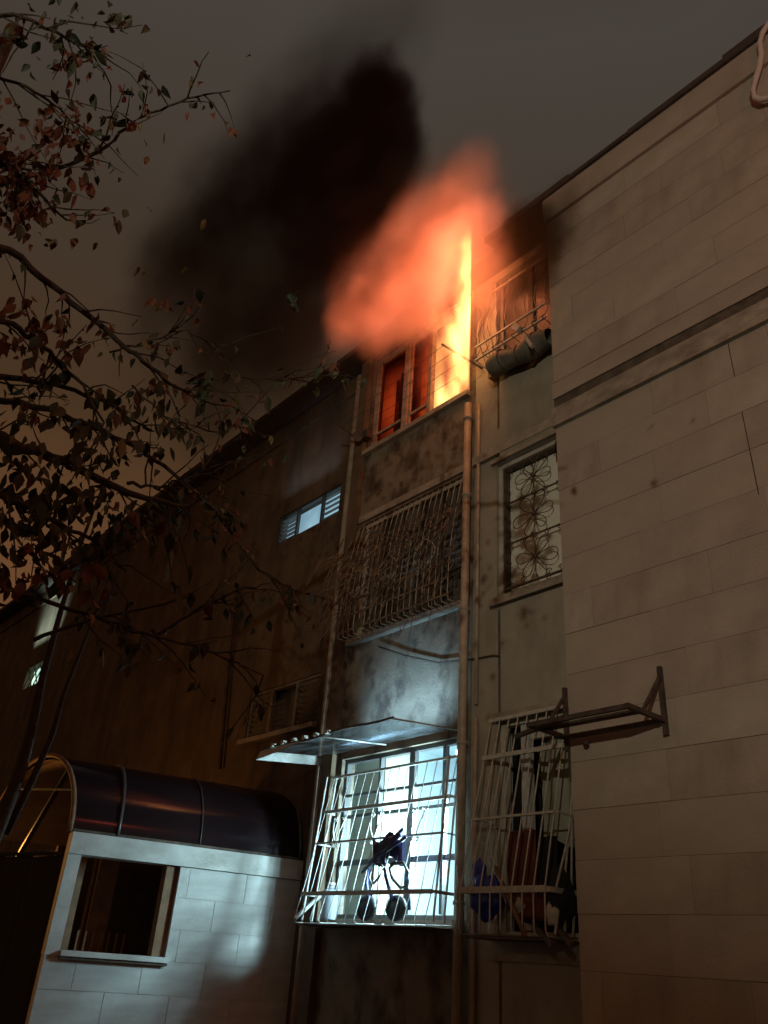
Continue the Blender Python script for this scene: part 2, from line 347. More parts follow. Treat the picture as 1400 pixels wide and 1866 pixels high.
# scorched slab soffit over the burning window is the roof itself; sills
def sill(parent, x0, x1, z, y, m=M['trim'], d=.07, h=.05):
    return bpart(MB().box(x0 - .03, x1 + .03, y - d, y + .10, z - h, z), 'sill', m, parent)
def window(label=None):
    o = bpy.data.objects.new('window', None); col.objects.link(o); o.parent = bld; o.location = (8, -6, 1.6)
    if label: o['label'] = label
    return o
def rect_frame(h, y, w, d=.05):
    a, b, c, e_ = h
    return MB().box(a, b, y, y+d, c, c+w).box(a, b, y, y+d, e_-w, e_).box(a, a+w, y, y+d, c+w+.001, e_-w-.001).box(b-w, b, y, y+d, c+w+.001, e_-w-.001)
def roombox(h, y0, y1, m, name='room', parent=None, pad=.35):
    a, b, c, e_ = h[0] - pad, h[1] + pad, h[2] - pad, h[3] + pad
    mb = MB()
    mb.quad((a, y1, c), (b, y1, c), (b, y1, e_), (a, y1, e_)); mb.quad((a, y0, c), (a, y1, c), (a, y1, e_), (a, y0, e_))
    mb.quad((b, y0, c), (b, y0, e_), (b, y1, e_), (b, y1, c)); mb.quad((a, y0, c), (b, y0, c), (b, y1, c), (a, y1, c)); mb.quad((a, y0, e_), (a, y1, e_), (b, y1, e_), (b, y0, e_))
    mb.quad((a, y0, c), (a, y0, e_), (h[0], y0, e_), (h[0], y0, c)); mb.quad((h[1], y0, c), (h[1], y0, e_), (b, y0, e_), (b, y0, c))
    mb.quad((h[0], y0, c), (h[0], y0, h[2]), (h[1], y0, h[2]), (h[1], y0, c)); mb.quad((h[0], y0, h[3]), (h[0], y0, e_), (h[1], y0, e_), (h[1], y0, h[3]))
    return bpart(mb, name, m, parent)
def tilt_slats(parent, h, y, n, m, ang=35, w=.07, frame=.02):
    a, b, c, e_ = h; s0 = None
    for i in range(n):
        z = c + (i + .5) * (e_ - c) / n
        if s0 is None:
            s0 = MB().box(a, b, -w/2, w/2, -.004, .004).build('slat', m, parent); s0.location = (0, y, z); s0.rotation_euler = (R(-ang), 0, 0)
        else: dup(s0, parent, (0, y, z))

# burning window (top floor bay)
w = window('burning window with scorched frame and broken sashes')
roombox(FW, 5.60, 8.2, M['soot'], parent=w, pad=.5)
bpart(rect_frame(FW, 5.46, .055, .07), 'frame', M['firefr'], w)
xm1, xm2 = P(738, 778, 5.45).x, P(782, 757, 5.45).x
bpart(MB().box(xm1 - .05, xm1 + .03, 5.43, 5.50, 5.92, 7.34), 'mullion', M['firefr'], w)
bpart(MB().box(xm2 - .025, xm2 + .025, 5.43, 5.50, 5.92, 7.34), 'mullion', M['firefr'], w)
for xa, xb in ((FW[0] + .06, xm1 - .055), (xm1 + .035, xm2 - .03)):
    bpart(rect_frame((xa, xb, 5.93, 7.33), 5.455, .035, .03), 'sash', M['firefr'], w)
    bpart(MB().box(xa + .03, xb - .03, 5.468, 5.472, 5.97, 7.30), 'pane', M['smokedglass'], w)
    bpart(MB().box(xa + .035, xb - .035, 5.452, 5.49, 6.10, 6.135), 'sash_rail', M['firefr'], w)
bpart(MB().box(-5.32, -5.245, 5.44, 5.52, 5.92, 7.33), 'jamb', M['firefr'], w)
# charred bundle of curtain hanging behind the sashes
bpart(MB().sheet(lambda a, b: (FW[0] + .12 + a * .55, 5.72 + .05 * math.sin(a * 17), 6.15 + b * 1.0 + .06 * math.sin(a * 9)), 18, 6), 'charred_curtain', M['blackcl'], w, smooth=True)
bpart(MB().box(FW[0] - .05, FW[1] + .02, Y0 - .06, Y0 + .10, 5.79, 5.855), 'sill', M['trim'], w)
# top right window, mostly hidden behind its grille and the front block
w = window('dark window behind a bulging grille')
roombox(W2A, 5.60, 6.6, M['dark'], parent=w, pad=.0)
bpart(rect_frame(W2A, 5.47, .05), 'frame', M['slat'], w)
bpart(MB().box(-4.40, -4.33, 5.47, 5.53, 5.92, 7.25), 'mullion', M['slat'], w)
bpart(MB().box(-4.76, -3.85, 5.50, 5.505, 5.92, 7.25), 'pane', M['greypane'], w)
bpart(MB().box(-4.86, -3.75, Y0 - .09, Y0 + .1, 5.79, 5.855), 'sill', M['trim'], w)
# middle right window
w = window('pale curtained window behind wrought iron')
bpart(rect_frame(W1A, 5.44, .045, .07), 'frame', M['frame'], w)
bpart(rect_frame((W1A[0] + .05, W1A[1], W1A[2] + .05, W1A[3] - .05), 5.47, .03, .04), 'inner_frame', M['iron'], w)
bpart(MB().box(W1A[0] + .08, W1A[1], 5.52, 5.53, W1A[2] + .08, W1A[3] - .08), 'pane', M['palepane'], w)
bpart(MB().box(-4.86, -3.75, Y0 - .07, Y0 + .06, 3.05, 3.125), 'sill', M['trim'], w)
bpart(MB().box(-4.86, -3.75, Y0 - .05, Y0 + .03, 4.664, 4.71), 'lintel', M['trim'], w)
# ground right window
w = window('open dark window behind a cage grille')
roombox(W0A, 5.60, 6.8, M['dark'], parent=w, pad=.0)
bpart(rect_frame(W0A, 5.45, .05, .07), 'frame', M['frame'], w)
bpart(MB().box(-4.60, -4.52, 5.46, 5.53, .32, 1.91), 'mullion', M['white'], w)
bpart(MB().box(-4.50, -3.9, 5.47, 5.52, 1.78, 1.83), 'rail', M['frame'], w)
bpart(MB().sheet(lambda a, b: (-4.48 + a * .68, 5.58 + .03 * math.sin(a * 22) + .01 * math.sin(b * 7), .95 + b * .85 + .04 * math.sin(a * 11) * (1 - b)), 24, 4), 'curtain', M['curtain'], w, smooth=True)
bpart(MB().box(-4.86, -3.75, Y0 - .07, Y0 + .06, .10, .15), 'sill', M['trim'], w)
bpart(MB().box(-4.84, -3.75, Y0 - .06, Y0 + .03, 1.975, 2.02), 'lintel', M['trim'], w)
# middle bay window: five shutters of slats
w = window('row of shuttered panels behind a barred grille')
bpart(rect_frame(W1B, 5.46, .05, .06), 'frame', M['frame'], w)
n = 5; pw = (W1B[1] - W1B[0] - .1) / n
for i in range(n):
    xa = W1B[0] + .05 + i * pw
    bpart(MB().box(xa + pw - .03, xa + pw, 5.44, 5.50, W1B[2] + .05, W1B[3] - .05), 'mullion', M['alum'], w)
    if i in (0, 2, 4): tilt_slats(w, (xa + .01, xa + pw - .035, W1B[2] + .06, W1B[3] - .06), 5.50, 16, M['slat'], 38, .085)
    else: bpart(MB().box(xa + .01, xa + pw - .035, 5.50, 5.51, W1B[2] + .06, W1B[3] - .06), 'pane', M['greypane'], w)
bpart(MB().box(W1B[0] - .05, W1B[1] + .03, 5.60, 5.62, W1B[2] - .1, W1B[3] + .1), 'backing', M['curtain'], w)
bpart(MB().box(W1B[0] - .05, W1B[1] + .03, Y0 - .06, Y0 + .10, 3.17, 3.235), 'sill', M['trim'], w)
bpart(MB().box(W1B[0] - .05, W1B[1] + .03, Y0 - .035, Y0 + .03, 4.77, 4.86), 'lintel', M['trim'], w)
# ground bay window: brightly lit kitchen
w = window('brightly lit kitchen window with dark glazing bars')
roombox(W0B, 5.60, 7.6, M['room'], parent=w, pad=.45)
bpart(rect_frame(W0B, 5.46, .04, .06), 'frame', M['alum'], w)
for x, ww in ((-6.44, .03), (-5.96, .075), (-5.52, .035)):
    bpart(MB().box(x - ww/2, x + ww/2, 5.45, 5.50, .425, 1.855), 'glazing_bar', M['alum'], w)
for z, ww in ((1.53, .025), (1.32, .03), (.88, .05)):
    for xa, xb in ((-6.975, -6.457), (-6.423, -6.0), (-5.92, -5.54), (-5.50, -5.325)):
        bpart(MB().box(xa, xb, 5.46, 5.495, z - ww/2, z + ww/2), 'glazing_bar', M['alum'], w)
bpart(MB().sheet(lambda a, b: (-5.70 + a * .30, 6.60 + .03 * math.sin(a * 16), .40 + b * 1.45), 14, 3), 'curtain', M['ycurt'], w, smooth=True)
bpart(MB().box(-7.2, -6.70, 5.75, 6.1, .0, 2.2), 'cupboard', M['curtain'], w)
bpart(MB().box(-6.45, -5.35, 6.55, 6.62, 2.10, 2.16), 'tube_lamp', M['fluoro'], w)
bpart(MB().box(W0B[0] - .03, W0B[1] + .03, Y0 - .07, Y0 + .10, .31, .375), 'sill', M['trim'], w)
lamp('kitchen_lamp_light', 'AREA', (-5.45, 5.80, 1.10), (-7.9, 4.3, .3), 230, (.50, .82, .95), shape='RECTANGLE', size=.42, size_y=.6)
lamp('kitchen_ceiling_light', 'AREA', (-6.0, 6.6, 2.2), (-5.9, 6.6, 0), 32, (.66, .90, 1.0), shape='RECTANGLE', size=1.0, size_y=.3)
# small lit window, top left
w = window('small lit window with glass louvres at its left end')
bpart(rect_frame(LV, 5.52, .025, .05), 'frame', M['alum'], w)
for x in (-8.72, -8.13): bpart(MB().box(x - .02, x + .02, 5.515, 5.56, LV[2] + .026, LV[3] - .026), 'mullion', M['alum'], w)
bpart(MB().box(LV[0], LV[1], 5.66, 5.67, LV[2] - .02, LV[3] + .02), 'lit_pane', M['litblue'], w)
tilt_slats(w, (LV[0] + .03, -8.745, LV[2] + .03, LV[3] - .03), 5.56, 6, M['palesl'], 20, .04)
tilt_slats(w, (-8.105, LV[1] - .03, LV[2] + .03, LV[3] - .03), 5.56, 5, M['palesl'], 20, .035)
# small dark louvre window, lower left
w = window('dark shuttered window with one plain middle pane')
bpart(rect_frame(DL, 5.52, .03, .05), 'frame', M['slat'], w)
for x in (-8.75, -8.2): bpart(MB().box(x - .025, x + .025, 5.515, 5.56, DL[2] + .031, DL[3] - .031), 'mullion', M['slat'], w)
bpart(MB().box(DL[0], DL[1], 5.66, 5.67, DL[2], DL[3]), 'pane', M['greypane'], w)
tilt_slats(w, (DL[0] + .03, -8.78, DL[2] + .03, DL[3] - .03), 5.56, 8, M['slat'], 35, .07)
tilt_slats(w, (-8.17, DL[1] - .03, DL[2] + .03, DL[3] - .03), 5.56, 8, M['slat'], 35, .07)
bpart(MB().box(DL[0] - .05, DL[1] + .03, 5.42, 5.55, DL[2] - .06, DL[2] - .002), 'sill', M['trim'], w)
# narrow tall shutter far left
w = window('narrow tall shutter near the far end')
bpart(rect_frame(NR, 5.52, .03, .05), 'frame', M['slat'], w)
bpart(MB().box(NR[0], NR[1], 5.66, 5.67, NR[2], NR[3]), 'backing', M['greypane'], w)
tilt_slats(w, (NR[0] + .03, NR[1] - .03, NR[2] + .03, NR[3] - .03), 5.56, 20, M['palesl'], 40, .06)
# far left lit window with crossed bars
w = window('small lit window crossed by diagonal bars')
bpart(MB().box(LT[0], LT[1], 5.66, 5.67, LT[2], LT[3]), 'lit_pane', M['litgreen'], w)
mb = MB()
for i in range(5):
    x = LT[0] + i * .35
    bpart(MB().bar((x, 5.50, LT[2]), (min(x + .5, LT[1]), 5.50, LT[3]), .02), 'bar', M['alum'], w)
    bpart(MB().bar((x, 5.53, LT[3]), (min(x + .5, LT[1]), 5.53, LT[2]), .02), 'bar', M['alum'], w)
# added lamps, no known source: cold light up the wall over three windows
lamp('added_glow_light', 'AREA', (-6.0, 4.98, 1.76), (-6.0, 5.41, 2.36), 9, (.42, .72, 1.0), shape='RECTANGLE', size=1.15, size_y=.04, spread=R(52))
lamp('added_glow_light', 'AREA', (-8.45, 5.28, 5.74), (-8.45, 5.62, 6.6), .55, (.60, .75, 1.0), shape='RECTANGLE', size=1.3, size_y=.05, spread=R(50))
lamp('added_glow_light', 'AREA', (-18.6, 5.15, 5.5), (-18.6, 5.62, 6.9), 13, (.62, .90, .85), shape='RECTANGLE', size=1.4, size_y=.05, spread=R(40))

# ------------------------------------------------------------------ pipes, cables
t1 = thing('downpipe', 'pale downpipe running full height beside the burning window', 'downpipe', loc=(-5.17, 5.32, -1.6))
MB().tube([(0, 0, 0), (0, 0, 7.2)], .042, 10).build('pipe', M['pipe'], t1, True)
c0 = MB().tube([(0, 0, -.015), (0, 0, .015)], .052, 10).build('clamp', M['pipe'], t1, True, loc=(0, 0, .9))
for z in (2.1, 3.4, 4.7, 6.0, 7.0): dup(c0, t1, (0, 0, z))
t1 = thing('conduit', 'thin pale conduit just right of the long downpipe', 'conduit', loc=(-5.045, 5.365, -1.6))
MB().tube([(0, 0, 0), (0, 0, 3.62)], .022, 8).tube([(0, 0, 3.75), (0, 0, 7.15)], .020, 8).build('pipe', M['pipe'], t1, True)
t1 = thing('downpipe', 'orange lit downpipe left of the burning window', 'downpipe', loc=(-7.40, 5.42, -1.6))
MB().tube([(0, 0, 0), (0, 0, 8.9)], .055, 10).build('pipe', M['pipe'], t1, True)
for z in (1.6, 3.2, 4.8, 6.4, 8.0): dup(c0, t1, (0, 0, z))
t1 = MB().tube([P(400, 1400, 5.44), P(425, 1120, 5.44), P(433, 1075, 5.44)], .03, 8).build('drainpipe', M['rust'], smooth=True)
tag(t1, 'thin dark drainpipe on the dim left wall', 'drainpipe')
cb = MB().tube([P(u, v, 5.38 if u < 1021 else 4.97) for u, v in ((690, 1178), (740, 1195), (800, 1208), (868, 1200), (900, 1194), (950, 1200), (990, 1196), (1018, 1186))], .009, 5).build('cable', M['rust'], smooth=True)
tag(cb, 'thin dark cable sagging across the wall above the ground floor windows', 'cable')
hs = MB().tube([P(u, v, 4.93) for u, v in ((1420, 20), (1400, 44), (1390, 60), (1385, 78), (1388, 100), (1384, 122), (1376, 148), (1372, 165), (1376, 178), (1388, 182), (1404, 178), (1425, 168))], .026, 8).build('hose', M['hose'], smooth=True)
tag(hs, 'pale looped hose hanging from the roof edge at the upper right', 'hose')
vp = MB().tube([P(1068, 1354, 4.93), P(1068, 1354, 5.02)], .022, 12).build('vent_stub', M['rust'], smooth=True)
tag(vp, 'small dark round pipe stub on the stone wall under the rack', 'pipe')

# ------------------------------------------------------------------ grilles
def bars(parent, n, xa, xb, path, r, m):
    """n bars side by side, each following path [(y, z)...]"""
    b0 = MB().tube([(0, y, z) for y, z in path], r, 5).build('bar', m, parent, True)
    for i in range(n):
        x = xa + (xb - xa) * i / (n - 1)
        if i == 0: b0.location = (x, 0, 0)
        else: dup(b0, parent, (x, 0, 0))
    return b0
def scroll(cx, cz, y, s, flip=1, turns=1.25):
    pts = []
    for i in range(16):
        a = i / 15 * turns * 2 * math.pi; r = s * (1 - .75 * i / 15)
        pts.append((cx + flip * r * math.cos(a), y, cz + r * math.sin(a)))
    return pts
# lit kitchen cage
g1 = thing('window_grille', 'white slanting cage grille in front of the bright kitchen window', 'window grille', 'window grilles')
def yk(z): return 5.02 + (z - .34) / (1.62 - .34) * .30
XA, XB = -7.03, -5.24
bars(g1, 15, XA, XB, [(5.36, .33), (5.03, .315), (5.005, .34), (yk(.57), .57), (yk(1.70), 1.70), (5.36, 1.72)], .0046, M['white'])
for z, ww in ((.565, .035), (1.03, .018), (1.34, .03), (1.70, .022)):
    MB().box(XA - .01, XB + .01, yk(z) - .012, yk(z) + .006, z - ww/2, z + ww/2).build('rail', M['white'], g1)
    for x in (XA - .012, XB + .012): MB().bar((x, yk(z), z), (x, 5.39, z), ww * .7).build('side_rail', M['white'], g1)
for x in (XA, XB):
    for yb in (5.12, 5.24): MB().bar((x, yb - .02, .34), (x, yb + .12, 1.69), .014).build('side_bar', M['white'], g1)
MB().bar((XA, 5.02, .35), (XA + .02, 5.34, .62), .03).build('brace', M['white'], g1)
MB().box(XA, XB, 5.02, 5.36, .295, .305).build('tray', M['rust'], g1)
for cx in (-6.72, -6.15, -5.58):
    y_ = yk(1.1) - .02
    for f_ in (-1, 1):
        mb = MB()
        mb.tube([(cx, y_, 1.02), (cx + f_ * .05, y_, 1.12), (cx + f_ * .085, yk(1.24) - .02, 1.24)], .007, 5)
        mb.tube(scroll(cx + f_ * .065, 1.245, yk(1.24) - .02, .028, -f_), .006, 5)
        mb.tube(scroll(cx + f_ * .03, .995, y_, .022, f_), .006, 5)
        mb.build('scroll', M['white'], g1, True)
# right cage
g2 = thing('window_grille', 'cream cage grille full of bags and cloth, ground floor right', 'window grille', 'window grilles')
XA2, XB2 = -4.85, -4.02
def yc(z): return 5.0 + max(0, (z - .55)) / (1.98 - .55) * .36
bars(g2, 9, XA2, XB2, [(5.36, .27), (5.02, .26), (5.0, .30), (yc(.56), .56), (yc(1.96), 1.96), (5.39, 1.97)], .0065, M['grille'])
for z, ww in ((.56, .045), (1.10, .018), (1.62, .035), (1.96, .03)):
    MB().box(XA2 - .015, XB2 + .015, yc(z) - .016, yc(z) + .008, z - ww/2, z + ww/2).build('rail', M['grille'], g2)
    for x in (XA2, XB2 + .02): MB().bar((x, yc(z) + .01, z), (x, 5.39, z), ww * .8).build('side_rail', M['grille'], g2)
for k in range(3): MB().bar((XB2 + .02, 5.08 + .1 * k, .28), (XB2 + .02, 5.16 + .08 * k, .56), .014).bar((XB2 + .02, 5.1 + .09 * k, .56), (XB2 + .02, 5.39, 1.2 + .25 * k), .012).build('side_bar', M['grille'], g2)
MB().box(XA2, XB2, 5.02, 5.38, .235, .25).build('tray', M['rust'], g2)
# middle bay grille
g3 = thing('window_grille', 'long barred grille under dry creeper, middle floor', 'window grille', 'window grilles')
def ym(z): return 5.34 - .17 * math.sin(min(1, max(0, (4.68 - z) / 1.3)) * 1.57)
bars(g3, 20, -7.0, -5.26, [(5.36, 3.20), (5.18, 3.19), (5.165, 3.26), (ym(3.6), 3.6), (ym(3.9), 3.9), (ym(4.2), 4.2), (ym(4.5), 4.5), (5.35, 4.70), (5.38, 4.72)], .006, M['pipe'])
for z in (3.24, 3.42, 3.60, 4.69): MB().box(-7.01, -5.25, ym(z) - .012, ym(z) + .004, z - .009, z + .009).build('rail', M['vine'], g3)
for cx in (-5.62, -6.2, -6.75):
    for f_ in (-1, 1):
        mb = MB()
        mb.tube([(cx + f_ * .16 * math.sin(a / 12 * math.pi), ym(3.75) - .02, 3.62 + .36 * a / 12) for a in range(13)], .006, 5)
        mb.tube(scroll(cx + f_ * .05, 3.70, ym(3.7) - .02, .04, f_), .005, 5)
        mb.build('scroll', M['grille'], g3, True)
# top right bulging grille
g4 = thing('window_grille', 'bulging grille of curved bars under smoke, top floor right', 'window grille', 'window grilles')
def bel(z): return 5.36 - .26 * math.sin(min(1, (7.2 - z) / 1.05) * 1.57) if z > 6.15 else 5.10 + (6.15 - z) * .0
bars(g4, 8, -4.86, -3.90, [(5.38, 7.22), (5.33, 6.95), (5.24, 6.7), (5.15, 6.5), (5.12, 6.3), (5.17, 6.12), (5.12, 5.98), (5.06, 5.92), (5.38, 5.90)], .006, M['pipe'])
for z in (5.93, 6.12, 7.1): MB().box(-4.87, -3.88, 5.10, 5.12, z - .01, z + .01).build('rail', M['grille'], g4) if z < 7 else MB().box(-4.87, -3.88, 5.35, 5.37, z, z + .02).build('rail', M['grille'], g4)
# wrought iron flower grille
g5 = thing('window_grille', 'flat wrought iron grille of flowers and curls, middle floor right', 'window grille', 'window grilles')
yg = 5.425; x0, x1, z0, z1 = -4.74, -3.86, 3.21, 4.58
MB().box(x0, x1, yg - .01, yg + .01, z0, z0 + .018).box(x0, x1, yg - .01, yg + .01, z1 - .018, z1).box(x0, x0 + .018, yg - .01, yg + .01, z0 + .019, z1 - .019).build('frame', M['iron'], g5)
def flower(cx, cz, s):
    mb = MB()
    o_a = random.uniform(0, 1)
    for k in range(6):
        a = k * math.pi / 3 + o_a; da = .38; L = s * random.uniform(.85, 1.15)
        pts = []
        for i in range(13):
            t_ = i / 12; rr = L * math.sin(t_ * math.pi) ** .6; aa = a + da * math.cos(t_ * math.pi) * (1.1 if rr > .01 else 1)
            pts.append((cx + rr * math.cos(aa), yg, cz + rr * math.sin(aa)))
        mb.tube(pts, .005, 4)
    mb.tube([(cx, yg - .02, cz), (cx, yg + .01, cz)], .025, 8)
    mb.build('flower_scroll', M['iron'], g5, True)
for cz in (3.46, 3.92, 4.36): flower(-4.36, cz, .235)
def curl(cx, cz, f_): MB().tube(scroll(cx, cz, yg, .036, f_), .005, 4).build('curl', M['iron'], g5, True)
for cz in (3.25, 3.68, 4.14, 4.54):
    for k in range(6):
        cx = x0 + .08 + k * .15
        curl(cx, cz + jit(.01), 1 if k % 2 else -1)
for k in range(8): curl(x0 + .05, 3.3 + k * .17, 1 if k % 2 else -1); curl(-3.98, 3.3 + k * .17, -1 if k % 2 else 1)
MB().box(x0 + .02, x1, yg - .006, yg + .006, 3.685, 3.70).build('rail', M['iron'], g5)
MB().box(x0 + .02, x1, yg - .006, yg + .006, 4.145, 4.16).build('rail', M['iron'], g5)

# ------------------------------------------------------------------ things in and on the grilles
st = thing('folded_stroller', 'folded stroller with two dark wheels standing in the bright kitchen grille', 'stroller', loc=(0, 0, 0))
for u in (668, 722):
    c = P(u, 1655, 5.16)
    mb = MB(); n = 20; pts = []
    for i in range(n + 1): a = i / n * 2 * math.pi; pts.append(c + Vector((math.cos(a) * .10, jit(.0), math.sin(a) * .078)))
    mb.tube(pts, .028, 8, False).build('wheel', M['black'], st, True)
    MB().tube([c + Vector((0, -.02, 0)), c + Vector((0, .02, 0))], .085, 18).build('hub', M['black'], st, True)
def pl(pts, y, r, name, m, par, n=6): return MB().tube([P(u, v, y) for u, v in pts], r, n).build(name, m, par, True)
pl([(672, 1640), (668, 1610), (672, 1575), (690, 1555), (715, 1530), (735, 1510)], 5.14, .018, 'leg_tube', M['navy'], st)
pl([(715, 1640), (705, 1600), (700, 1570), (705, 1545), (730, 1520)], 5.12, .02, 'leg_tube', M['navy'], st)
pl([(664, 1583), (680, 1570), (700, 1580), (690, 1600), (678, 1613), (673, 1600), (676, 1585)], 5.10, .012, 'loop', M['alum'], st)
pl([(712, 1575), (735, 1572), (745, 1590), (742, 1615), (730, 1618), (715, 1600), (710, 1582), (722, 1570)], 5.10, .014, 'loop', M['alum'], st)
pl([(740, 1600), (745, 1630), (746, 1658)], 5.12, .016, 'leg_tube', M['navy'], st)
pl([(660, 1590), (690, 1560), (712, 1545), (740, 1525)], 5.10, .015, 'leg_tube', M['navy'], st)
MB().sheet(lambda a, b: P(680 + a * 60, 1525 + b * 45 + 10 * math.sin(a * 9), 5.16 + .03 * math.sin(a * 14)), 10, 5).build('fabric', M['navy'], st, True)
c = P(600, 1648, 5.16)
j = MB()
prof = [(.055, -.13), (.075, -.12), (.078, .08), (.05, .12), (.035, .13), (.035, .16)]
for k in range(len(prof) - 1): j.tube([c + Vector((0, 0, prof[k][1])), c + Vector((0, 0, prof[k+1][1]))], [prof[k][0], prof[k+1][0]], 14, k in (0, len(prof) - 2))
jo = thing('plastic_jar', 'cloudy plastic jar standing at the left end of the bright grille', 'jar')
j.build('body', M['jar'], jo, True); MB().tube([c + Vector((0, 0, .161)), c + Vector((0, 0, .185))], .042, 14).build('lid', M['white'], jo, True)
def lump(pts_c, r, m, name, label, cat, seed, n=14):
    rnd = random.Random(seed); mb = MB(); c = Vector(pts_c)
    ph = [rnd.uniform(0, 6) for _ in range(6)]
    def fn(a, b):
        th = a * 2 * math.pi; p_ = b * math.pi
        k = 1 + .16 * math.sin(3 * th + ph[0]) * math.sin(p_) + .12 * math.sin(5 * p_ + ph[1]) + .08 * math.sin(7 * th + ph[2] + 3 * p_)
        return c + Vector((r[0] * k * math.sin(p_) * math.cos(th), r[1] * k * math.sin(p_) * math.sin(th), r[2] * k * math.cos(p_)))
    mb.sheet(fn, n * 2, n)
    o = mb.build(name, m, None, True); return tag(o, label, cat)
lump(P(886, 1635, 5.18), (.13, .10, .15), M['blue'], 'plastic_bag', 'blue plastic bag in the lower left corner of the cream cage grille', 'bag', 1)
lump(P(875, 1590, 5.25), (.06, .05, .10), M['blue'], 'plastic_bag', 'small blue bag end poking up above the larger blue bag', 'bag', 9)
lump(P(1020, 1640, 5.2), (.10, .09, .20), M['blackcl'], 'rubbish_bag', 'black bag slumped at the right end of the cream cage grille', 'bag', 2)
lump(P(965, 1655, 5.18), (.16, .10, .10), M['cloth'], 'cloth_bundle', 'red brown bundle lying on the tray of the cream cage grille', 'bundle', 3)
lump(P(1005, 1665, 5.10), (.05, .03, .07), M['palecl'], 'rag', 'pale rag pressed against the bars beside the black bag', 'rag', 4)
lump(P(948, 1650, 5.09), (.035, .03, .05), M['palecl'], 'rag', 'pale rag beside the leaning wooden stick', 'rag', 8)
def hang(u0, u1, v0, v1, y, m, label, sd):
    a0 = P(u0, v0, y); a1 = P(u1, v1, y)
    o = MB().sheet(lambda a, b: (a0.x + (a1.x - a0.x) * a, y + .03 * math.sin(a * 15 + sd) + .01 * math.sin(b * 8), a0.z + (a1.z - a0.z) * b + .03 * math.sin(a * 8 + sd) * b), 18, 8).build('hanging_cloth', m, None, True)
    return tag(o, label, 'cloth')
hang(925, 975, 1515, 1625, 5.30, M['cloth'], 'red brown cloth hanging inside the cream cage grille', 0)
hang(978, 1022, 1525, 1640, 5.32, M['blackcl'], 'black cloth hanging to the right of the red brown one', 2)
o = MB().tube([P(902, 1580, 5.1), P(958, 1707, 4.98)], .018, 7).build('wooden_stick', M['wood'], None, True); tag(o, 'wooden stick leaning through the tray of the cream cage grille', 'stick', 'sticks in the cage grille')
for i, (a, b, lab) in enumerate((((975, 1690), (1008, 1722), 'short dark stick end poking below the cream cage, left of its twin'), ((1015, 1690), (1042, 1722), 'short dark stick end poking below the cream cage, nearest the stone corner'))):
    o = MB().bar(P(*a, 5.15), P(*b, 4.98), .035).build('wooden_stick', M['rust'], None); tag(o, lab, 'stick', 'sticks in the cage grille')
# tarp roll and white box in the top grille
rl = thing('rolled_tarp', 'rolled grey brown tarp lying in the bulging top floor grille', 'tarp')
def tarp(a, b):
    p0 = P(898, 668, 5.2); p1 = P(1004, 612, 5.2); c_ = p0.lerp(p1, a) + Vector((0, 0, .02 * math.sin(a * 9))); r_ = .12 + .015 * math.sin(a * 11) + .01 * math.sin(b * 12.56)
    return c_ + Vector((0, math.cos(b * 6.283), math.sin(b * 6.283))) * r_ + Vector((0, 0, -.02))
MB().sheet(tarp, 20, 18).build('roll', M['bundle'], rl, True)
for a in (.22, .5, .78): MB().tube([tarp(a, k / 18) + Vector((0, -.004, .004)) for k in range(19)], .008, 5).build('strap', M['rust'], rl, True)
bx = MB().bar(P(938, 594, 5.10), P(947, 601, 5.08), .07, .05).build('white_box', M['palecl']); tag(bx, 'small tilted white plastic box on the rolled tarp', 'box')
bx = MB().bar(P(958, 612, 5.08), P(970, 632, 5.04), .035, .035).build('white_bracket', M['palecl']); tag(bx, 'white bracket end below the small white box', 'bracket')
# clothesline at the burning window
cl = thing('clothesline', 'clothesline brackets and wires outside the burning window', 'clothesline')
ra, rb = P(880, 672, 5.38), P(805, 627, 4.93); la, lb = P(650, 800, 5.30), P(608, 767, 4.95)
MB().bar(ra, rb, .026).build('arm', M['rust'], cl); MB().bar(la, lb, .022).build('arm', M['rust'], cl)
for k in (.15, .42, .70, .95):
    a = la.lerp(lb, k); b = ra.lerp(rb, k); mid = (a + b) / 2 - Vector((0, 0, .05))
    MB().tube([a, a.lerp(mid, .55) - Vector((0, 0, .005)), mid, b.lerp(mid, .55), b], .0028, 4).build('wire', M['rust'], cl)
MB().tube([P(680, 1, 5.4) * 0 + P(652, 795, 5.34), P(652, 795, 5.2)], .07, 9).build('bracket_plate', M['rust'], cl)
o = MB().box(-7.16, -6.98, 5.30, 5.39, 6.02, 6.13).build('junction_box', M['rust']); tag(o, 'small sooty junction box on the left jamb of the burning window', 'junction box')
# loose wires on the wall beside the flames
mb = MB()
for k in range(4):
    u0 = 872 + k * 7
    mb.tube([P(u0 + 6 * math.sin(i * .9 + k), 560 + i * 14, 5.36 - .03 * math.sin(i)) for i in range(8)], .004, 4)
tag(mb.build('loose_wires', M['rust']), 'thin loose wires curling down the wall right of the flames', 'wires')
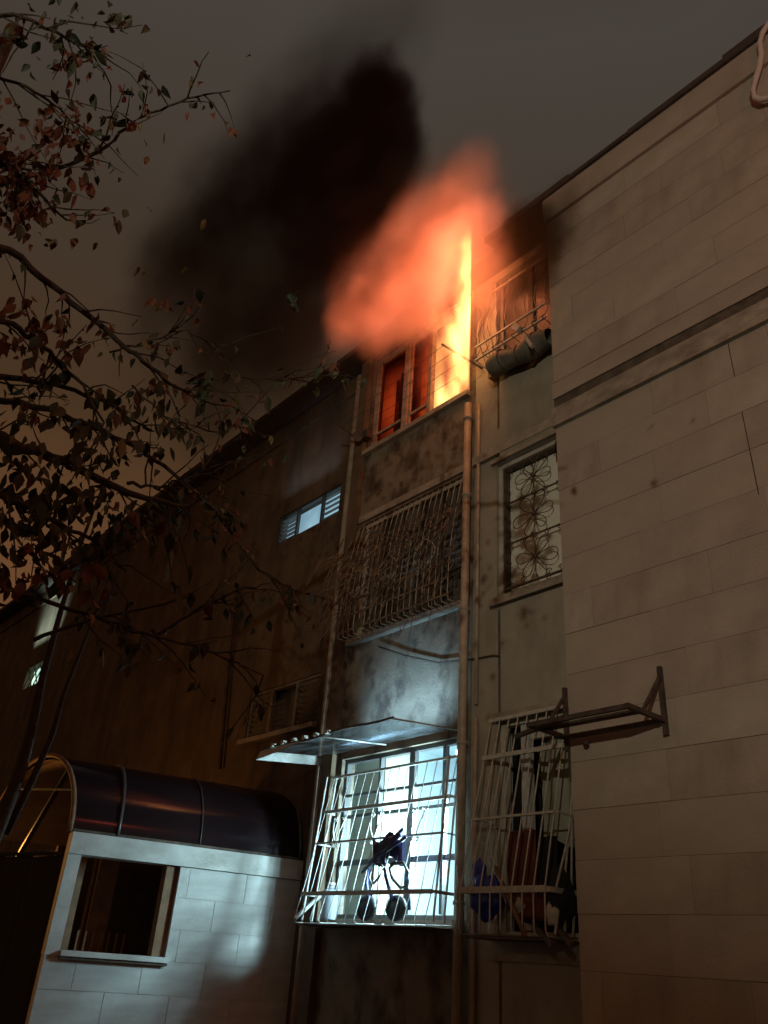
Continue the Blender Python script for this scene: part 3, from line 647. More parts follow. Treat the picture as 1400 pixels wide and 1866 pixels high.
# dry creeper on the middle grille
vn = thing('dry_creeper', 'dry leafless creeper draped over the middle floor grille', 'creeper')
mb = MB()
for k in range(105):
    a0 = random.random() ** .9; u0 = 845 - 235 * a0 + jit(8); v0 = 905 + 95 * a0 + random.uniform(-10, 110)
    L = random.uniform(50, 150); th = R(random.uniform(105, 140)); y0 = 5.1 + random.uniform(-.06, .08)
    pts = []; u, v_ = u0, v0
    for i in range(7):
        if u < 575 + (1140 - v_) * .15: break
        pts.append(P(u, v_, y0 + .02 * math.sin(i + k))); u += math.cos(th) * L / 6; v_ += math.sin(th) * L / 6; th += jit(.35)
    if len(pts) > 2: mb.tube(pts, [random.uniform(.004, .010) * (1 - .1 * i) for i in range(len(pts))], 4)
mb.build('stems', M['vine'], vn, kind='stuff')
mb = MB()
for k in range(16):
    u0 = 600 + random.random() * 60; v0 = 1010 + random.random() * 110
    mb.tube([P(u0, v0, 5.05), P(u0 - 25, v0 + 18 + jit(10), 4.95), P(u0 - 60 + jit(15), v0 + 50 + jit(20), 4.9)], [.006, .004, .002], 4)
mb.build('hanging_stems', M['vine'], vn, kind='stuff')
# awning over the kitchen window
aw = thing('awning', 'cloudy plastic awning above the bright kitchen window', 'awning')
def awf(a, b): return (-7.30 + a * 2.02, 5.38 - b * .80, 1.965 - .07 * b + .012 * math.sin(a * 12) * b - .03 * (1 - a) * b)
MB().sheet(awf, 12, 5).build('sheet', M['awning'], aw, True)
MB().tube([Vector(awf(a / 12, 1)) for a in range(13)], .011, 6).build('front_rail', M['rust'], aw, True)
for a in (0, .5, 1): MB().tube([Vector(awf(a, 0)) - Vector((0, 0, .012)), Vector(awf(a, 1)) - Vector((0, 0, .012))], .009, 6).build('rib', M['white'], aw, True)
MB().quad((-7.31, 4.56, 1.85), (-7.31, 5.36, 1.95), (-7.31, 5.36, 1.86), (-7.31, 4.52, 1.76)).build('end_flap', M['white'], aw)
MB().quad((-7.31, 4.56, 1.85), (-6.6, 4.56, 1.865), (-7.0, 4.55, 1.80), (-7.31, 4.52, 1.76)).build('end_flap', M['white'], aw)
c0 = MB().box(-.02, .02, -.025, .02, -.005, .03).build('clip', M['frame'], aw, loc=(-7.1, 4.575, 1.875))
for x in (-6.92, -6.74, -6.56, -6.38, -6.2): dup(c0, aw, (x, 4.575, 1.88))
# rack on the corner of the stone wall
rk = thing('wall_rack', 'dark empty steel rack for an air conditioner on the stone corner', 'rack')
xa, xb, yo, zr = -3.73, -2.95, 4.55, 1.58
for yy, zz in ((yo, zr), (4.70, zr + .005), (4.93, zr - .01)): MB().bar((xa, yy, zz), (xb, yy, zz), .032, .03).build('rail', M['rust'], rk)
for x in (xa - .02, xb + .02):
    MB().bar((x, yo - .02, zr), (x, 4.975, zr), .032).build('arm', M['rust'], rk)
    MB().bar((x, 4.975, zr - .10), (x, 4.975, zr + .38), .03).build('upright', M['rust'], rk)
    MB().bar((x, 4.96, zr + .30), (x, 4.72, zr + .01), .022).build('brace', M['rust'], rk)
MB().bar((xa - .36, 4.80, zr + .02), (xa + .3, yo, zr + .01), .03).build('loose_bar', M['rust'], rk)

# ------------------------------------------------------------------ entrance porch
va = Vector((.219, .9757, 0)); nn_ = Vector((.9757, -.219, 0)); PO = Vector((-7.66, 5.5, 0))
def W(s, n, z): return PO + va * s + nn_ * n + Vector((0, 0, z))
def pbox(mb, s0, s1, n0, n1, z0, z1):
    i = len(mb.v)
    mb.v += [tuple(W(s, n, z)) for z in (z0, z1) for s, n in ((s0, n0), (s0, n1), (s1, n1), (s1, n0))]
    mb.f += [tuple(i + k for k in q) for q in ((0, 1, 2, 3), (7, 6, 5, 4), (4, 5, 1, 0), (5, 6, 2, 1), (6, 7, 3, 2), (7, 4, 0, 3))]
    return mb
po = thing('entrance_porch', 'white stone entrance porch with an open window and curved wine coloured roof', 'porch')
SF = -2.40
def pp(name, m, *bs, parent=po, **k):
    mb = MB()
    for b_ in bs: pbox(mb, *b_)
    return mb.build(name, m, parent, **k)
pw_ = pp('wall', M['annex'], (-1.31, -.01, -.18, -.007, -1.6, .735), (SF + .005, -1.31, -.18, -.007, -1.6, -.10))
pp('beam', M['annextrim'], (SF, -.01, -.20, .03, .74, .93))
pp('column', M['annextrim'], (SF, SF + .125, -.19, .012, -.10, .738))
pp('sill', M['annextrim'], (SF + .13, -1.29, -.16, .07, -.10, -.055))
pp('sill_edge', M['groove'], (SF + .13, -1.29, -.10, .05, -.125, -.103))
# stone blocks of the porch wall
ang = math.atan2(va.y, va.x)
def pblock(s0, s1, z0, z1, me):
    o = bpy.data.objects.new('stone_block', me); col.objects.link(o); o.parent = pw_
    o.matrix_local = Matrix.Translation(W(s0, jit(.001), z0)) @ Matrix.Rotation(ang, 4, 'Z') @ Matrix.Diagonal((s1 - s0, 1, z1 - z0, 1)); return o
mb = MB(); c = .002
mb.v = [(0, .009, 0), (1, .009, 0), (1, .009, 1), (0, .009, 1), (c, 0, c*1.5), (1-c, 0, c*1.5), (1-c, 0, 1-c*1.5), (c, 0, 1-c*1.5)]
mb.f = [(4, 5, 6, 7), (0, 1, 5, 4), (1, 2, 6, 5), (2, 3, 7, 6), (3, 0, 4, 7)]
pme = bpy.data.meshes.new('stone_block'); pme.from_pydata(mb.v, [], mb.f); pme.materials.append(M['annex'])
z = .735; i = 0
while z > -1.55:
    h = .275; s = -.005 - (.3 if i % 2 else 0); s1 = -.005
    lim = -1.308 if z - h > -.12 else SF + .005
    cuts = [-.005]; s = -.005 - (.30 if i % 2 else .6)
    while s > lim + .05: cuts.append(s); s -= .6
    cuts.append(lim)
    for k in range(len(cuts) - 1): pblock(cuts[k+1] + .0015, cuts[k] - .0015, z - h + .0015, z - .0015, pme)
    z -= h; i += 1
# inner parts seen through the opening
pp('jamb', M['wood'], (-1.43, -1.312, -.22, -.05, -.05, .735))
pp('inner_post', M['wood'], (-2.20, -2.12, -.62, -.55, -.5, .8), (-1.92, -1.72, -.95, -.90, -.5, .8))
pp('inner_post', M['wood'], (-2.0, -1.97, -.82, -.79, -.5, .8))
r0 = pp('railing_bar', M['wood'], (-2.2, -2.185, -.60, -.585, -.35, .12))
for k in range(1, 9): d_ = W(-2.2 + k * .075, 0, 0) - W(-2.2, 0, 0); dup(r0, po, d_)
pp('far_wall', M['leftrender'], (SF + .1, 0, -1.60, -1.45, -1.6, .93))
pp('inner_door', M['alum'], (-1.75, -1.0, -1.44, -1.40, -1.6, .7))
# barrel roof
rc, rad = -.82, .80
def oblq(k): return -.375 * (rad - rad * math.cos(math.pi * k / 18))      # the open end is cut at a slant
def arc(s, k, n=18, r=rad): a = math.pi * k / n; return W(s, rc + r * math.cos(a), .93 + r * .98 * math.sin(a))
MB().sheet(lambda a, b: arc((SF + .02 + oblq(b * 18)) * (1 - a) - .02, b * 18, 18, rad - .03), 8, 24).build('added_liner', M['leftrender2'], po, True)  # lining added so the lamp lights the inside of the arch
MB().sheet(lambda a, b: arc((SF - .02 + oblq(b * 18)) * (1 - a) - .01, b * 18), 8, 24).build('curved_roof', M['canopy'], po, True)
MB().tube([arc(SF - .03 + oblq(k), k, 18, rad + .012) for k in range(19)], .024, 6).build('hoop', M['wood'], po, True)
for s, m_, w_ in ( (SF + .42, 'alum', .018), (SF + 1.25, 'alum', .006), (-.04, 'alum', .02)):
    MB().tube([arc(s, k, 18, rad + .012) for k in range(19)], w_, 6).build('hoop', M[m_], po, True)
MB().tube([arc(SF - .03 + oblq(14), 14), arc(SF - .03 + oblq(3), 3)], .014, 6).build('tie_bar', M['alum'], po)
MB().tube([arc(SF - .03 + oblq(5), 5), W(SF - .35, rc - .45, .6)], .026, 6).build('strut', M['alum'], po)
MB().tube([W(SF, rc + rad, .945), W(-.02, rc + rad, .945)], .018, 6).build('gutter', M['groove'], po)
pp('post', M['annextrim'], (SF - .62, SF - .5, rc * 2 - .05, rc * 2 + .05, -1.6, .93))
# dark gate in front of the porch
gt = thing('metal_gate', 'black sheet metal gate left of the white porch column', 'gate')
ga, gb = W(SF - .05, -.08, 0), W(SF - .05, -.08, 0) + Vector((-1.5, -.55, 0))
for k in range(4):
    a = ga.lerp(gb, k / 4 + .004); b = ga.lerp(gb, (k + 1) / 4 - .004); d = Vector((0, .02, 0))
    mb = MB(); i = 0
    mb.v = [tuple(p) for p in (a + Vector((0, 0, -1.55)), b + Vector((0, 0, -1.55)), b + Vector((0, 0, .70)), a + Vector((0, 0, .72)), a + d + Vector((0, 0, -1.55)), b + d + Vector((0, 0, -1.55)), b + d + Vector((0, 0, .70)), a + d + Vector((0, 0, .72)))]
    mb.f = [(0, 1, 2, 3), (7, 6, 5, 4), (0, 4, 5, 1), (3, 2, 6, 7), (1, 5, 6, 2), (0, 3, 7, 4)]
    mb.build('panel', M['gate'], gt)
MB().bar(ga + Vector((0, -.01, .735)), gb + Vector((0, -.01, .715)), .03).build('top_rail', M['gate'], gt)
# far things seen under the arch
o = MB().box(-12.6, -12.25, 4.6, 4.75, .62, .95).build('meter_box', M['white']); tag(o, 'small pale box on a wall far behind the arched roof', 'box')
fb2 = thing('garden_wall', 'ochre garden wall glowing orange behind the porch', 'wall')
MB().box(-16.5, -11.4, 4.78, 4.9, -1.6, 1.1).build('wall', M['leftrender'], fb2)
MB().box(-16.6, -11.35, 4.72, 4.96, 1.102, 1.16).build('coping', M['trim'], fb2)

# ------------------------------------------------------------------ tree on the left
tree = thing('leafy_tree', 'half bare tree with drooping red lit and green leaves on the left', 'tree', loc=(-3.6, -.6, -1.6))
def tl(mb, name, m, **k):
    o = mb.build(name, m, tree, **k); o.location = (3.6, .6, 1.6); return o
rt = random.Random(11)
branches = [
    ([(-160, 760), (0, 797), (80, 828), (160, 862), (250, 905), (345, 922)], 3.3, .028),
    ([(-80, 420), (40, 470), (128, 550), (236, 636), (300, 690), (356, 724)], 3.5, .017),
    ([(-100, 685), (0, 688), (95, 700), (190, 732), (260, 775)], 3.6, .016),
    ([(-60, 725), (30, 732), (110, 752), (210, 795), (300, 848), (390, 930), (470, 1040), (545, 1080)], 4.0, .017),
    ([(-60, 880), (30, 915), (100, 950), (170, 985), (230, 1040)], 3.1, .015),
    ([(-40, 1050), (85, 1095), (190, 1130), (260, 1155), (370, 1180), (480, 1230)], 3.7, .012),
    ([(60, 1165), (150, 1135), (280, 1105), (355, 1085)], 3.9, .010),
    ([(280, 1160), (360, 1110), (430, 1075), (490, 1063)], 3.9, .009),
    ([(-40, 350), (107, 308), (193, 265), (257, 214), (343, 180), (420, 165)], 4.2, .011),
    ([(-60, 120), (50, 158), (110, 200), (160, 245)], 4.3, .009),
    ([(-60, 20), (40, 30), (100, 60), (160, 90), (190, 130)], 4.0, .010),
    ([(-80, 250), (0, 290), (60, 340), (120, 400)], 3.9, .014),
    ([(-80, 560), (20, 590), (90, 640), (150, 700), (190, 770)], 3.4, .014),
    ([(230, 880), (290, 890), (330, 870), (400, 860)], 3.6, .008),
    ([(200, 640), (280, 620), (340, 600), (400, 640)], 4.2, .006),
    ([(340, 700), (420, 690), (520, 690), (570, 685)], 4.4, .005),
    ([(240, 700), (300, 760), (400, 790), (440, 770)], 4.2, .006),
]
twigs = []; big = MB(); allpts = []
for pts, d, r in branches:
    w3 = []
    for i, (u, v_) in enumerate(pts): w3.append(Q(u, v_, d + .12 * math.sin(i * 1.7 + d * 5)))
    fine = []
    for i in range(len(w3) - 1):
        for k in range(5): fine.append(w3[i].lerp(w3[i+1], k / 5) + Vector((rt.uniform(-1, 1), rt.uniform(-1, 1), rt.uniform(-1, 1))) * .008)
    fine.append(w3[-1]); n = len(fine)
    o = tl(MB().tube(fine, [r * (1 - .75 * i / n) for i in range(n)], 6), 'branch', M['bark'], smooth=True)
    allpts.append((fine, r))
# trunk outside the frame that carries them
hub = Q(-330, 900, 3.5); root = Vector((-3.6, -.6, -1.6))
tl(MB().tube([root, root.lerp(hub, .4) + Vector((.08, 0, 0)), root.lerp(hub, .8), hub + Vector((0, 0, .1)), hub + Vector((.1, -.1, 1.2)), hub + Vector((.1, -.1, 2.6))], [.16, .13, .11, .09, .06, .03], 10), 'trunk', M['bark'], smooth=True)
for fine, r in allpts[:6] + allpts[8:13]:
    k = 0.0 if fine[0].z < hub.z + .4 else (.9 if fine[0].z < hub.z + 1.4 else 2.0)
    tl(MB().tube([hub + Vector((.05, -.05, k)), (hub + Vector((0, 0, k))).lerp(fine[0], .5) + Vector((0, 0, .06)), fine[0]], [r * 1.6, r * 1.3, r], 6), 'limb', M['bark'], smooth=True)
tl(MB().tube([Q(190, 880, 4.7), Q(150, 985, 4.7), Q(112, 1110, 4.65), Q(78, 1235, 4.6), Q(58, 1330, 4.6), Q(40, 1400, 4.6), Q(0, 1500, 4.5), Q(-60, 1640, 4.4)], [.005, .010, .015, .021, .026, .03, .036, .04], 8), 'limb', M['bark'], smooth=True)
tl(MB().tube([Q(215, 1010, 4.7), Q(185, 1090, 4.7), Q(150, 1180, 4.65), Q(118, 1260, 4.6), Q(95, 1340, 4.6), Q(60, 1420, 4.6), Q(10, 1520, 4.6)], [.003, .006, .009, .012, .015, .018, .02], 8), 'limb', M['bark'], smooth=True)
# twigs
tips = []
for fine, r in allpts:
    n = len(fine)
    for i in range(3, n, 1):
        if rt.random() < .62:
            p = fine[i]; d = (fine[min(i+1, n-1)] - fine[i-1]).normalized()
            d = (d + Vector((rt.uniform(-1, 1), rt.uniform(-1, 1), rt.uniform(-.8, .8)))).normalized()
            L = rt.uniform(.12, .42); pts = [p]
            for k in range(4):
                d = (d + Vector((rt.uniform(-.3, .3), rt.uniform(-.3, .3), rt.uniform(-.35, .2)))).normalized(); pts.append(pts[-1] + d * L / 4)
            big.tube(pts, [.0045, .004, .003, .0022, .0015], 4)
            tips.append(pts)
tl(big, 'twigs', M['bark'], kind='stuff')
# leaves
def leaf_mesh(m, s, fold, curl):
    v_ = []; f_ = []
    prof = [(0, .02), (.15, .55), (.38, 1.0), (.62, .8), (.83, .38), (1, .02)]
    for t_, w_ in prof:
        y = -curl * t_ * t_
        for sx in (-1, 0, 1): v_.append((sx * w_ * s * .27, y * s + (abs(sx) * w_ * fold * s), -t_ * s))
    for i in range(len(prof) - 1):
        for j in range(2): k = i * 3 + j; f_.append((k, k + 1, k + 4, k + 3))
    me = bpy.data.meshes.new('leaf'); me.from_pydata(v_, [], f_); me.materials.append(m)
    me.polygons.foreach_set('use_smooth', [True] * len(me.polygons)); return me
leafm = [leaf_mesh(M[k], s, f, c) for k in ('leaf', 'leafr', 'leafd', 'leafy') for s, f, c in ((.058, .12, .2), (.044, .18, .4), (.070, .1, -.2))]
def pix(p):
    x = p.dot(RX); y = p.dot(UPV); z = -p.dot(BK)
    return (700 + F * x / z, 933 - F * y / z) if z > .1 else (-9999, 0)
spots = []
for pts in tips:
    for k in range(rt.choice((2, 3, 5, 7))): spots.append(rt.choice(pts[1:]) + Vector((rt.uniform(-1, 1), rt.uniform(-1, 1), rt.uniform(-1, .4))) * .03)
def clump(u, v_, d, n, ru, rv, kind=None):
    for k in range(int(n * 1.5)): spots.append((Q(u + rt.gauss(0, ru), v_ + rt.gauss(0, rv), d + rt.gauss(0, .12)), kind))
for c_ in ((30, 300, 3.9, 110, 50, 45, 1), (20, 380, 3.9, 80, 45, 32, 1), (60, 610, 3.5, 45, 50, 32, 1), (110, 40, 4.0, 16, 25, 22, 2), (160, 90, 4.0, 12, 14, 22, 2), (215, 30, 4.0, 9, 16, 10, 0), (380, 700, 3.6, 22, 14, 18, 2), (105, 820, 3.2, 70, 90, 60, 0),
           (60, 930, 3.1, 80, 70, 50, 0), (180, 930, 3.3, 60, 70, 40, 0), (240, 740, 3.6, 26, 60, 30, 0), (60, 1040, 3.1, 60, 60, 30, 1), (290, 550, 4.0, 7, 8, 8, 1), (542, 535, 4.4, 9, 6, 14, 2), (115, 240, 4.0, 14, 28, 26, 1), (145, 200, 3.9, 9, 14, 12, 1), (160, 310, 3.9, 9, 12, 18, 1), (190, 1140, 3.7, 14, 60, 30, 0), (400, 930, 3.9, 8, 14, 12, 0)):
    clump(*c_)
singles = [(348, 140, 4.2, 3), (262, 255, 4.0, 3), (270, 285, 4.0, 1), (300, 240, 4.1, 1), (272, 378, 4.0, 3), (376, 400, 4.2, 3), (232, 382, 4.0, 0), (178, 442, 3.9, 3), (255, 487, 4, 3), (268, 495, 4, 3), (404, 883, 3.9, 3), (455, 97, 4.4, 3), (525, 1100, 4.2, 3), (490, 1130, 4.2, 0), (158, 320, 3.9, 1), (345, 490, 4.3, 3)]
spots = [(s, None) if not isinstance(s, tuple) else s for s in spots] + [(Q(u, v_, d), k) for u, v_, d, k in singles]
def place(s, kind, big_=False):
    if kind is None:
        u, v_ = pix(s); kind = rt.choice((1, 1, 0, 2)) if v_ < 640 else rt.choice((0, 0, 2, 1))  # higher leaves more often get the red-lit colour
    if rt.random() < .12: kind = rt.choice((0, 3, 2))
    me = leafm[kind * 3 + rt.randrange(3)]
    rot = Matrix.Rotation(rt.uniform(0, 6.28), 4, 'Z') @ Matrix.Rotation(rt.gauss(0, .5), 4, 'X') @ Matrix.Rotation(rt.gauss(0, .35), 4, 'Y')
    return me, Matrix.Translation(s) @ rot @ Matrix.Scale(rt.uniform(.7, 1.25), 4)
inview = [(s, k) for s, k in spots if -10 < pix(s)[0] < 620 and -10 < pix(s)[1] < 1300]
rest = [(s, k) for s, k in spots if not (-10 < pix(s)[0] < 620 and -10 < pix(s)[1] < 1300)]
inview.sort(key=lambda q: q[0].length)
sel = inview[-16:] + rt.sample(inview[:-16], min(274, len(inview) - 16)); ids = {id(q) for q in sel}
off = Matrix.Translation((3.6, .6, 1.6))
for s, k in sel:
    me, mt = place(s, k); o = bpy.data.objects.new('leaf', me); col.objects.link(o); o.parent = tree; o.matrix_local = off @ mt
groups = {}
extra = [q for q in inview if id(q) not in ids] + rest
# the crown goes on outside the frame, left and above
for k in range(1500): extra.append((hub + Vector((rt.gauss(.4, .9), rt.gauss(-.4, 1.0), rt.gauss(1.2, .9))), rt.choice((0, 2, 1))))
lim_ = [q for q in extra[:-1500]] + [q for q in extra[-1500:] if not (-60 < pix(q[0])[0] < 1460 and -60 < pix(q[0])[1] < 1900) and q[0].length > 1.5]
# an overhanging bough above the frame, between the street lamp and the bay
bough = [hub + Vector((.1, -.1, 2.4)), Vector((-3.2, -.6, 3.6)), Vector((-1.9, -.25, 3.9)), Vector((-.9, -.1, 3.8)), Vector((-.2, 0, 3.6))]
tl(MB().tube(bough, [.04, .035, .025, .015, .008], 6), 'bough', M['bark'], smooth=True)
for c_, n_, s_ in (((-1.55, 0, 4.1), 120, (.45, .15, .55)), ((-.52, 0, 3.72), 60, (.06, .04, .05)), ((-.57, 0, 3.52), 60, (.05, .04, .07)), ((-.46, 0, 3.36), 40, (.05, .04, .05)), ((-.62, 0, 3.22), 40, (.04, .04, .05)), ((-.66, 0, 3.25), 22, (.05, .05, .05)), ((-.55, 0, 2.95), 8, (.02, .04, .02)), ((-1.1, 0, 3.5), 40, (.12, .1, .12)), ((-1.25, 0, 4.3), 40, (.1, .1, .12)), ((-2.4, -.1, 3.9), 160, (.5, .2, .7)), ((-1.3, 0, 3.1), 50, (.4, .1, .25))):
    for k in range(n_): lim_.append((Vector((rt.gauss(c_[0], s_[0]), rt.gauss(c_[1], s_[1]), max(2.45, rt.gauss(c_[2], s_[2])))), 2))
extra = lim_
for s, k in extra:
    u, v_ = pix(s)
    me, mt = place(s, k); key = me.materials[0].name; mb = groups.setdefault(key, (MB(), me.materials[0]))[0]
    b0 = len(mb.v); mb.v += [tuple(mt @ p.co) for p in me.vertices]; mb.f += [tuple(b0 + i for i in p.vertices) for p in me.polygons]
for key, (mb, m_) in groups.items(): tl(mb, 'foliage', m_, smooth=True, kind='stuff')

# ------------------------------------------------------------------ fire and smoke (volumes)
class VN:
    def __init__(s, name):
        s.m = bpy.data.materials.new(name); s.m.use_nodes = True; s.t = s.m.node_tree; s.t.nodes.clear(); s.n = s.t.nodes; s.l = s.t.links
        s.out = s.n.new('ShaderNodeOutputMaterial'); s.tc = s.n.new('ShaderNodeTexCoord')
    def math(s, op, a, b=None, c=None, clamp=False):
        k = s.n.new('ShaderNodeMath'); k.operation = op; k.use_clamp = clamp
        for i, x in enumerate((a, b, c)):
            if x is None: continue
            if isinstance(x, (int, float)): k.inputs[i].default_value = x
            else: s.l.new(x, k.inputs[i])
        return k.outputs[0]
    def vm(s, op, a, b=None, sc_=None):
        k = s.n.new('ShaderNodeVectorMath'); k.operation = op
        for i, x in enumerate((a, b)):
            if x is None: continue
            if isinstance(x, (tuple, list, Vector)): k.inputs[i].default_value = x
            else: s.l.new(x, k.inputs[i])
        if sc_ is not None: k.inputs['Scale'].default_value = sc_
        return k.outputs['Value'] if op in ('LENGTH', 'DOT_PRODUCT') else k.outputs[0]
    def noise(s, vec, scale, detail=2, rough=.5, color=False):
        k = s.n.new('ShaderNodeTexNoise'); k.inputs['Scale'].default_value = scale; k.inputs['Detail'].default_value = detail; k.inputs['Roughness'].default_value = rough
        s.l.new(vec, k.inputs['Vector']); return k.outputs['Color' if color else 'Fac']
    def warp(s, scale, amp, detail=2):
        c_ = s.noise(s.tc.outputs['Object'], scale, detail, .5, True)
        d_ = s.vm('SUBTRACT', c_, (.5, .5, .5)); d_ = s.vm('SCALE', d_, None, amp * 2)
        return s.vm('ADD', s.tc.outputs['Object'], d_)
    def rng(s, x, a, b, c=0., d=1., smooth=True):
        k = s.n.new('ShaderNodeMapRange'); k.interpolation_type = 'SMOOTHSTEP' if smooth else 'LINEAR'
        s.l.new(x, k.inputs[0]); k.inputs[1].default_value = a; k.inputs[2].default_value = b; k.inputs[3].default_value = c; k.inputs[4].default_value = d
        return k.outputs[0]
    def blob(s, vec, c, r, inner=.2, w_=1.):
        """soft ellipsoid: w inside, 0 at its rim"""
        q = s.vm('SUBTRACT', vec, tuple(c)); q = s.vm('DIVIDE', q, tuple(r)); L = s.vm('LENGTH', q)
        return s.rng(L, inner, 1., w_, 0.)
    def add(s, xs, op='ADD'):
        a = xs[0]
        for b in xs[1:]: a = s.math(op, a, b)
        return a
def domain(name, x0, x1, y0, y1, z0, z1, m, label, cat):
    o = MB().box(x0, x1, y0, y1, z0, z1).build(name, m); tag(o, label, cat); o['kind'] = 'stuff'
    return o
def PR(u, v_, y, ru, rv, ry):                         # centre and radii of a blob given by its outline in the frame
    c_ = P(u, v_, y); dd = c_.length; cosv = math.sqrt(1 - (c_.z / dd) ** 2)
    k = dd / F
    # horizontal extent across the sight line, along x; vertical extent foreshortened by the elevation
    return c_, (ru * k * 1.25, ry, rv * k * 1.15)

# --- black smoke plume
s = VN('black_smoke'); vec = s.warp(1.35, .62, 4); vec2 = s.warp(.6, .7, 3)
ys = 4.6
dense = [s.blob(vec, *PR(u, v_, ys, ru, rv, ry), inner, w_) for u, v_, ru, rv, ry, inner, w_ in (
    (658, 300, 120, 175, .8, .3, 5.), (668, 185, 92, 105, .7, .3, 4.), (570, 330, 140, 160, .8, .1, 3.0), (580, 460, 130, 130, .7, .1, 3.2), (650, 410, 120, 100, .6, .3, 4.5), (470, 300, 170, 150, .9, .0, .9), (520, 190, 120, 95, .8, .0, 1.2), (470, 450, 170, 160, .9, .0, .9))]
haze_ = [s.blob(vec2, *PR(u, v_, ys, ru, rv, ry), inner, w_) for u, v_, ru, rv, ry, inner, w_ in (
    (450, 330, 400, 320, 1.3, .0, 1.0), (280, 480, 480, 380, 1.3, .0, .9), (470, 190, 300, 200, 1.1, .0, .8), (500, 580, 340, 250, 1.1, .0, 1.4))]
soot = [s.blob(vec, *PR(u, v_, y, ru, rv, ry), inner, w_) for u, v_, y, ru, rv, ry, inner, w_ in (  # dark smoke added for soot, screening this window from the flame light
    (985, 430, 4.95, 56, 100, .3, .1, 8.), (965, 520, 5.05, 70, 100, .25, .0, 5.), (940, 430, 4.9, 55, 55, .3, .0, 3.), (1008, 410, 4.8, 62, 75, .25, .0, 2.4))]
dn = s.math('MAXIMUM', s.add(dense + soot, 'MAXIMUM'), s.add(haze_, 'MAXIMUM'))
nf = s.rng(s.noise(s.tc.outputs['Object'], 1.6, 4, .6), .32, .62, .55, 1.25)
dn = s.math('MULTIPLY', dn, nf)
pv_ = s.n.new('ShaderNodeVolumePrincipled'); pv_.inputs['Color'].default_value = (.11, .068, .040, 1); s.l.new(dn, pv_.inputs['Density']); s.l.new(pv_.outputs[0], s.out.inputs['Volume'])
domain('smoke_plume', -14.6, -3.0, 3.2, 5.38, 6.1, 14.8, s.m, 'thick black smoke rising over the roof and drifting left', 'smoke')

# --- smoke lit orange by the fire
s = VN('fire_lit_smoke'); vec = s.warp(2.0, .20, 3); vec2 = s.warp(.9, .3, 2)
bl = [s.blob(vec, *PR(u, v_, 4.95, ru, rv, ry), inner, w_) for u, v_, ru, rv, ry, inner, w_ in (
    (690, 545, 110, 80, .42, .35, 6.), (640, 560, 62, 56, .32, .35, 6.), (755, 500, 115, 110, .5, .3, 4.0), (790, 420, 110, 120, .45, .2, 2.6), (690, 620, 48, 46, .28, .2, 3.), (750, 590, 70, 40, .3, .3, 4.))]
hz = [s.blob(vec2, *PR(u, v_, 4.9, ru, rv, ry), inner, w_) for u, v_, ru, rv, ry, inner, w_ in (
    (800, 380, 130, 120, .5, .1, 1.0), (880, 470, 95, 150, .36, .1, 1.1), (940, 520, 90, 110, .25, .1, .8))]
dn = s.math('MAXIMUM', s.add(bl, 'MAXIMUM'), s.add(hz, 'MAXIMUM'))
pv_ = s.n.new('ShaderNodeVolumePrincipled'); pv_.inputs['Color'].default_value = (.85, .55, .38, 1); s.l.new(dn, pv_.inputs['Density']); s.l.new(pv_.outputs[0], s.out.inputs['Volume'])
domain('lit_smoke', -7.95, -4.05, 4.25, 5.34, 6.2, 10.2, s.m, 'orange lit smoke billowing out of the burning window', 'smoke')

# --- flames, and emission that stands in for lit smoke
s = VN('flames')
mp = s.n.new('ShaderNodeMapping'); mp.inputs['Scale'].default_value = (4.6, 3.0, .9); mp.inputs['Rotation'].default_value = (0, R(-16), 0); s.l.new(s.warp(1.6, .16, 2), mp.inputs[0])
st_ = s.rng(s.noise(mp.outputs[0], 1.0, 4, .6), .36, .64, .12, 1.5)
vec = s.warp(1.8, .10, 2)
fl = [s.blob(vec, *PR(u, v_, y, ru, rv, ry), inner, w_) for u, v_, y, ru, rv, ry, inner, w_ in (
    (854, 592, 4.98, 46, 105, .22, .1, 16.0), (858, 510, 4.95, 34, 120, .2, .1, 10.0), (835, 490, 4.92, 75, 130, .2, .0, 2.6), (845, 680, 5.2, 40, 80, .25, .1, 8.0), (800, 585, 4.98, 55, 35, .2, .1, 2.5))]
fl2 = [s.blob(vec, *PR(u, v_, y, ru, rv, ry), inner, w_) for u, v_, y, ru, rv, ry, inner, w_ in (
    (822, 660, 5.72, 75, 150, .35, .1, 4.5), (815, 728, 5.72, 75, 50, .25, .1, 9.), (735, 730, 5.85, 90, 100, .3, .0, 2.0))]
dn = s.math('MULTIPLY', s.add(fl + fl2), st_)
vec3 = s.warp(1.7, .20, 3)  # glow of smoke lit by the fire, painted as emission
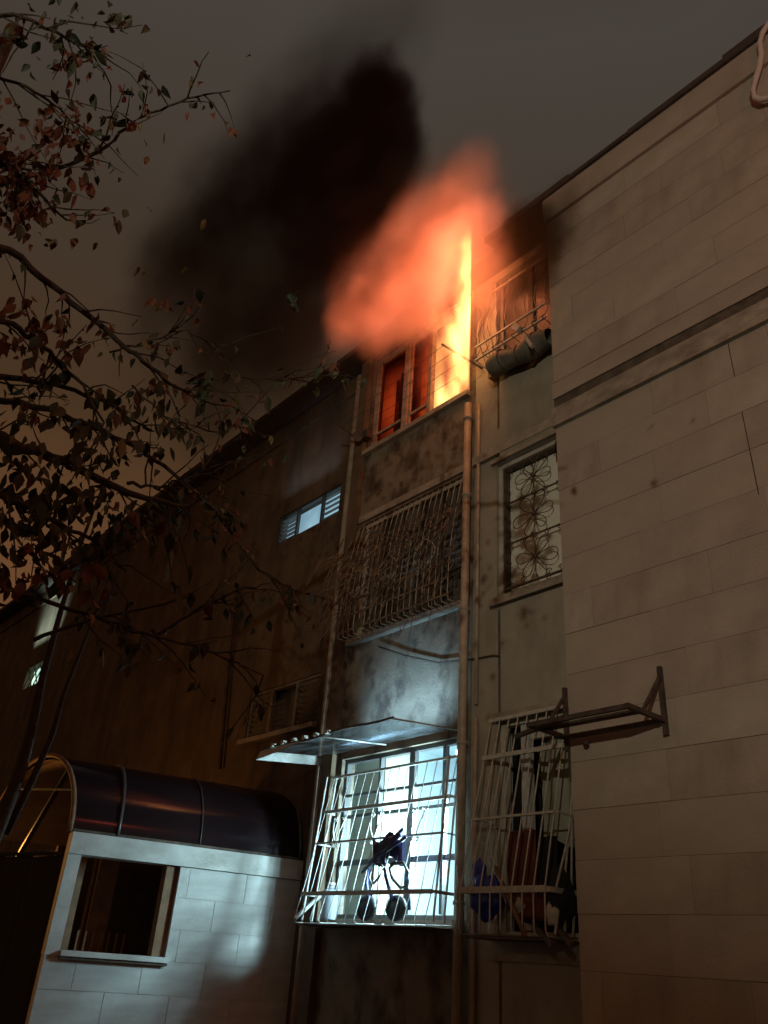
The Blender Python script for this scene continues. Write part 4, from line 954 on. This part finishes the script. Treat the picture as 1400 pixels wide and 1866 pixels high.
smoke_glow = [s.blob(vec3, *PR(u, v_, y, ru, rv, ry), inner, w_) for u, v_, y, ru, rv, ry, inner, w_ in (
    (800, 480, 4.85, 150, 160, .36, .0, 4.4), (745, 520, 4.85, 155, 125, .34, .0, 3.4), (675, 545, 4.85, 120, 95, .34, .0, 2.6), (815, 385, 4.8, 115, 130, .3, .0, 1.5),
    (900, 490, 4.85, 100, 160, .25, .0, 1.2), (680, 480, 4.8, 130, 100, .3, .0, 1.2), (640, 560, 4.8, 66, 52, .25, .3, 1.2), (705, 600, 4.85, 50, 42, .22, .3, 1.4), (740, 430, 4.8, 130, 110, .3, .0, 1.5))]
smoke_glow_d = s.math('MULTIPLY', s.add(smoke_glow, 'MAXIMUM'), s.rng(s.noise(s.warp(3.0, .1, 2), 2.2, 3, .5), .3, .65, .7, 1.15))
sx = s.n.new('ShaderNodeSeparateXYZ'); s.l.new(s.tc.outputs['Object'], sx.inputs[0])
# the flames lick out past the jamb of the window, which bounds them on the right
lx = s.math('MULTIPLY_ADD', sx.outputs['Y'], .97, sx.outputs['X'])
cut = s.rng(lx, -.03, .015, 1., 0.)
dn = s.math('MULTIPLY', dn, cut)
cr = s.n.new('ShaderNodeValToRGB'); E = cr.color_ramp.elements; E[0].position = .0; E[0].color = (1, .135, .062, 1); E[1].position = 1.; E[1].color = (1, .66, .20, 1)
q = E.new(.22); q.color = (1, .25, .085, 1); q = E.new(.5); q.color = (1, .50, .12, 1)
s.l.new(s.rng(dn, 0, 7, 0, 1, False), cr.inputs[0])
em = s.n.new('ShaderNodeEmission'); s.l.new(cr.outputs[0], em.inputs[0]); s.l.new(s.math('MULTIPLY', dn, .62), em.inputs[1]); em2 = s.n.new('ShaderNodeEmission'); em2.inputs[0].default_value = (1, .205, .088, 1); s.l.new(s.math('MULTIPLY', smoke_glow_d, .66), em2.inputs[1])
asum = s.n.new('ShaderNodeAddShader'); s.l.new(em.outputs[0], asum.inputs[0]); s.l.new(em2.outputs[0], asum.inputs[1]); s.l.new(asum.outputs[0], s.out.inputs['Volume'])
domain('flames', -7.6, -4.2, 4.45, 6.3, 5.8, 9.9, s.m, 'yellow and orange flames filling the right side of the top floor window, with emissive smoke glow', 'fire')
# light of the flames on the room, the smoke and the walls
lamp('flame_light', 'POINT', P(846, 540, 4.85), None, 20, (1, .30, .10), shadow_soft_size=.12)
lamp('flame_light', 'POINT', P(838, 450, 4.8), None, 15, (1, .24, .085), shadow_soft_size=.12)
lamp('flame_room_light', 'POINT', (-5.55, 6.0, 6.7), None, 14, (1, .28, .07), shadow_soft_size=.2)
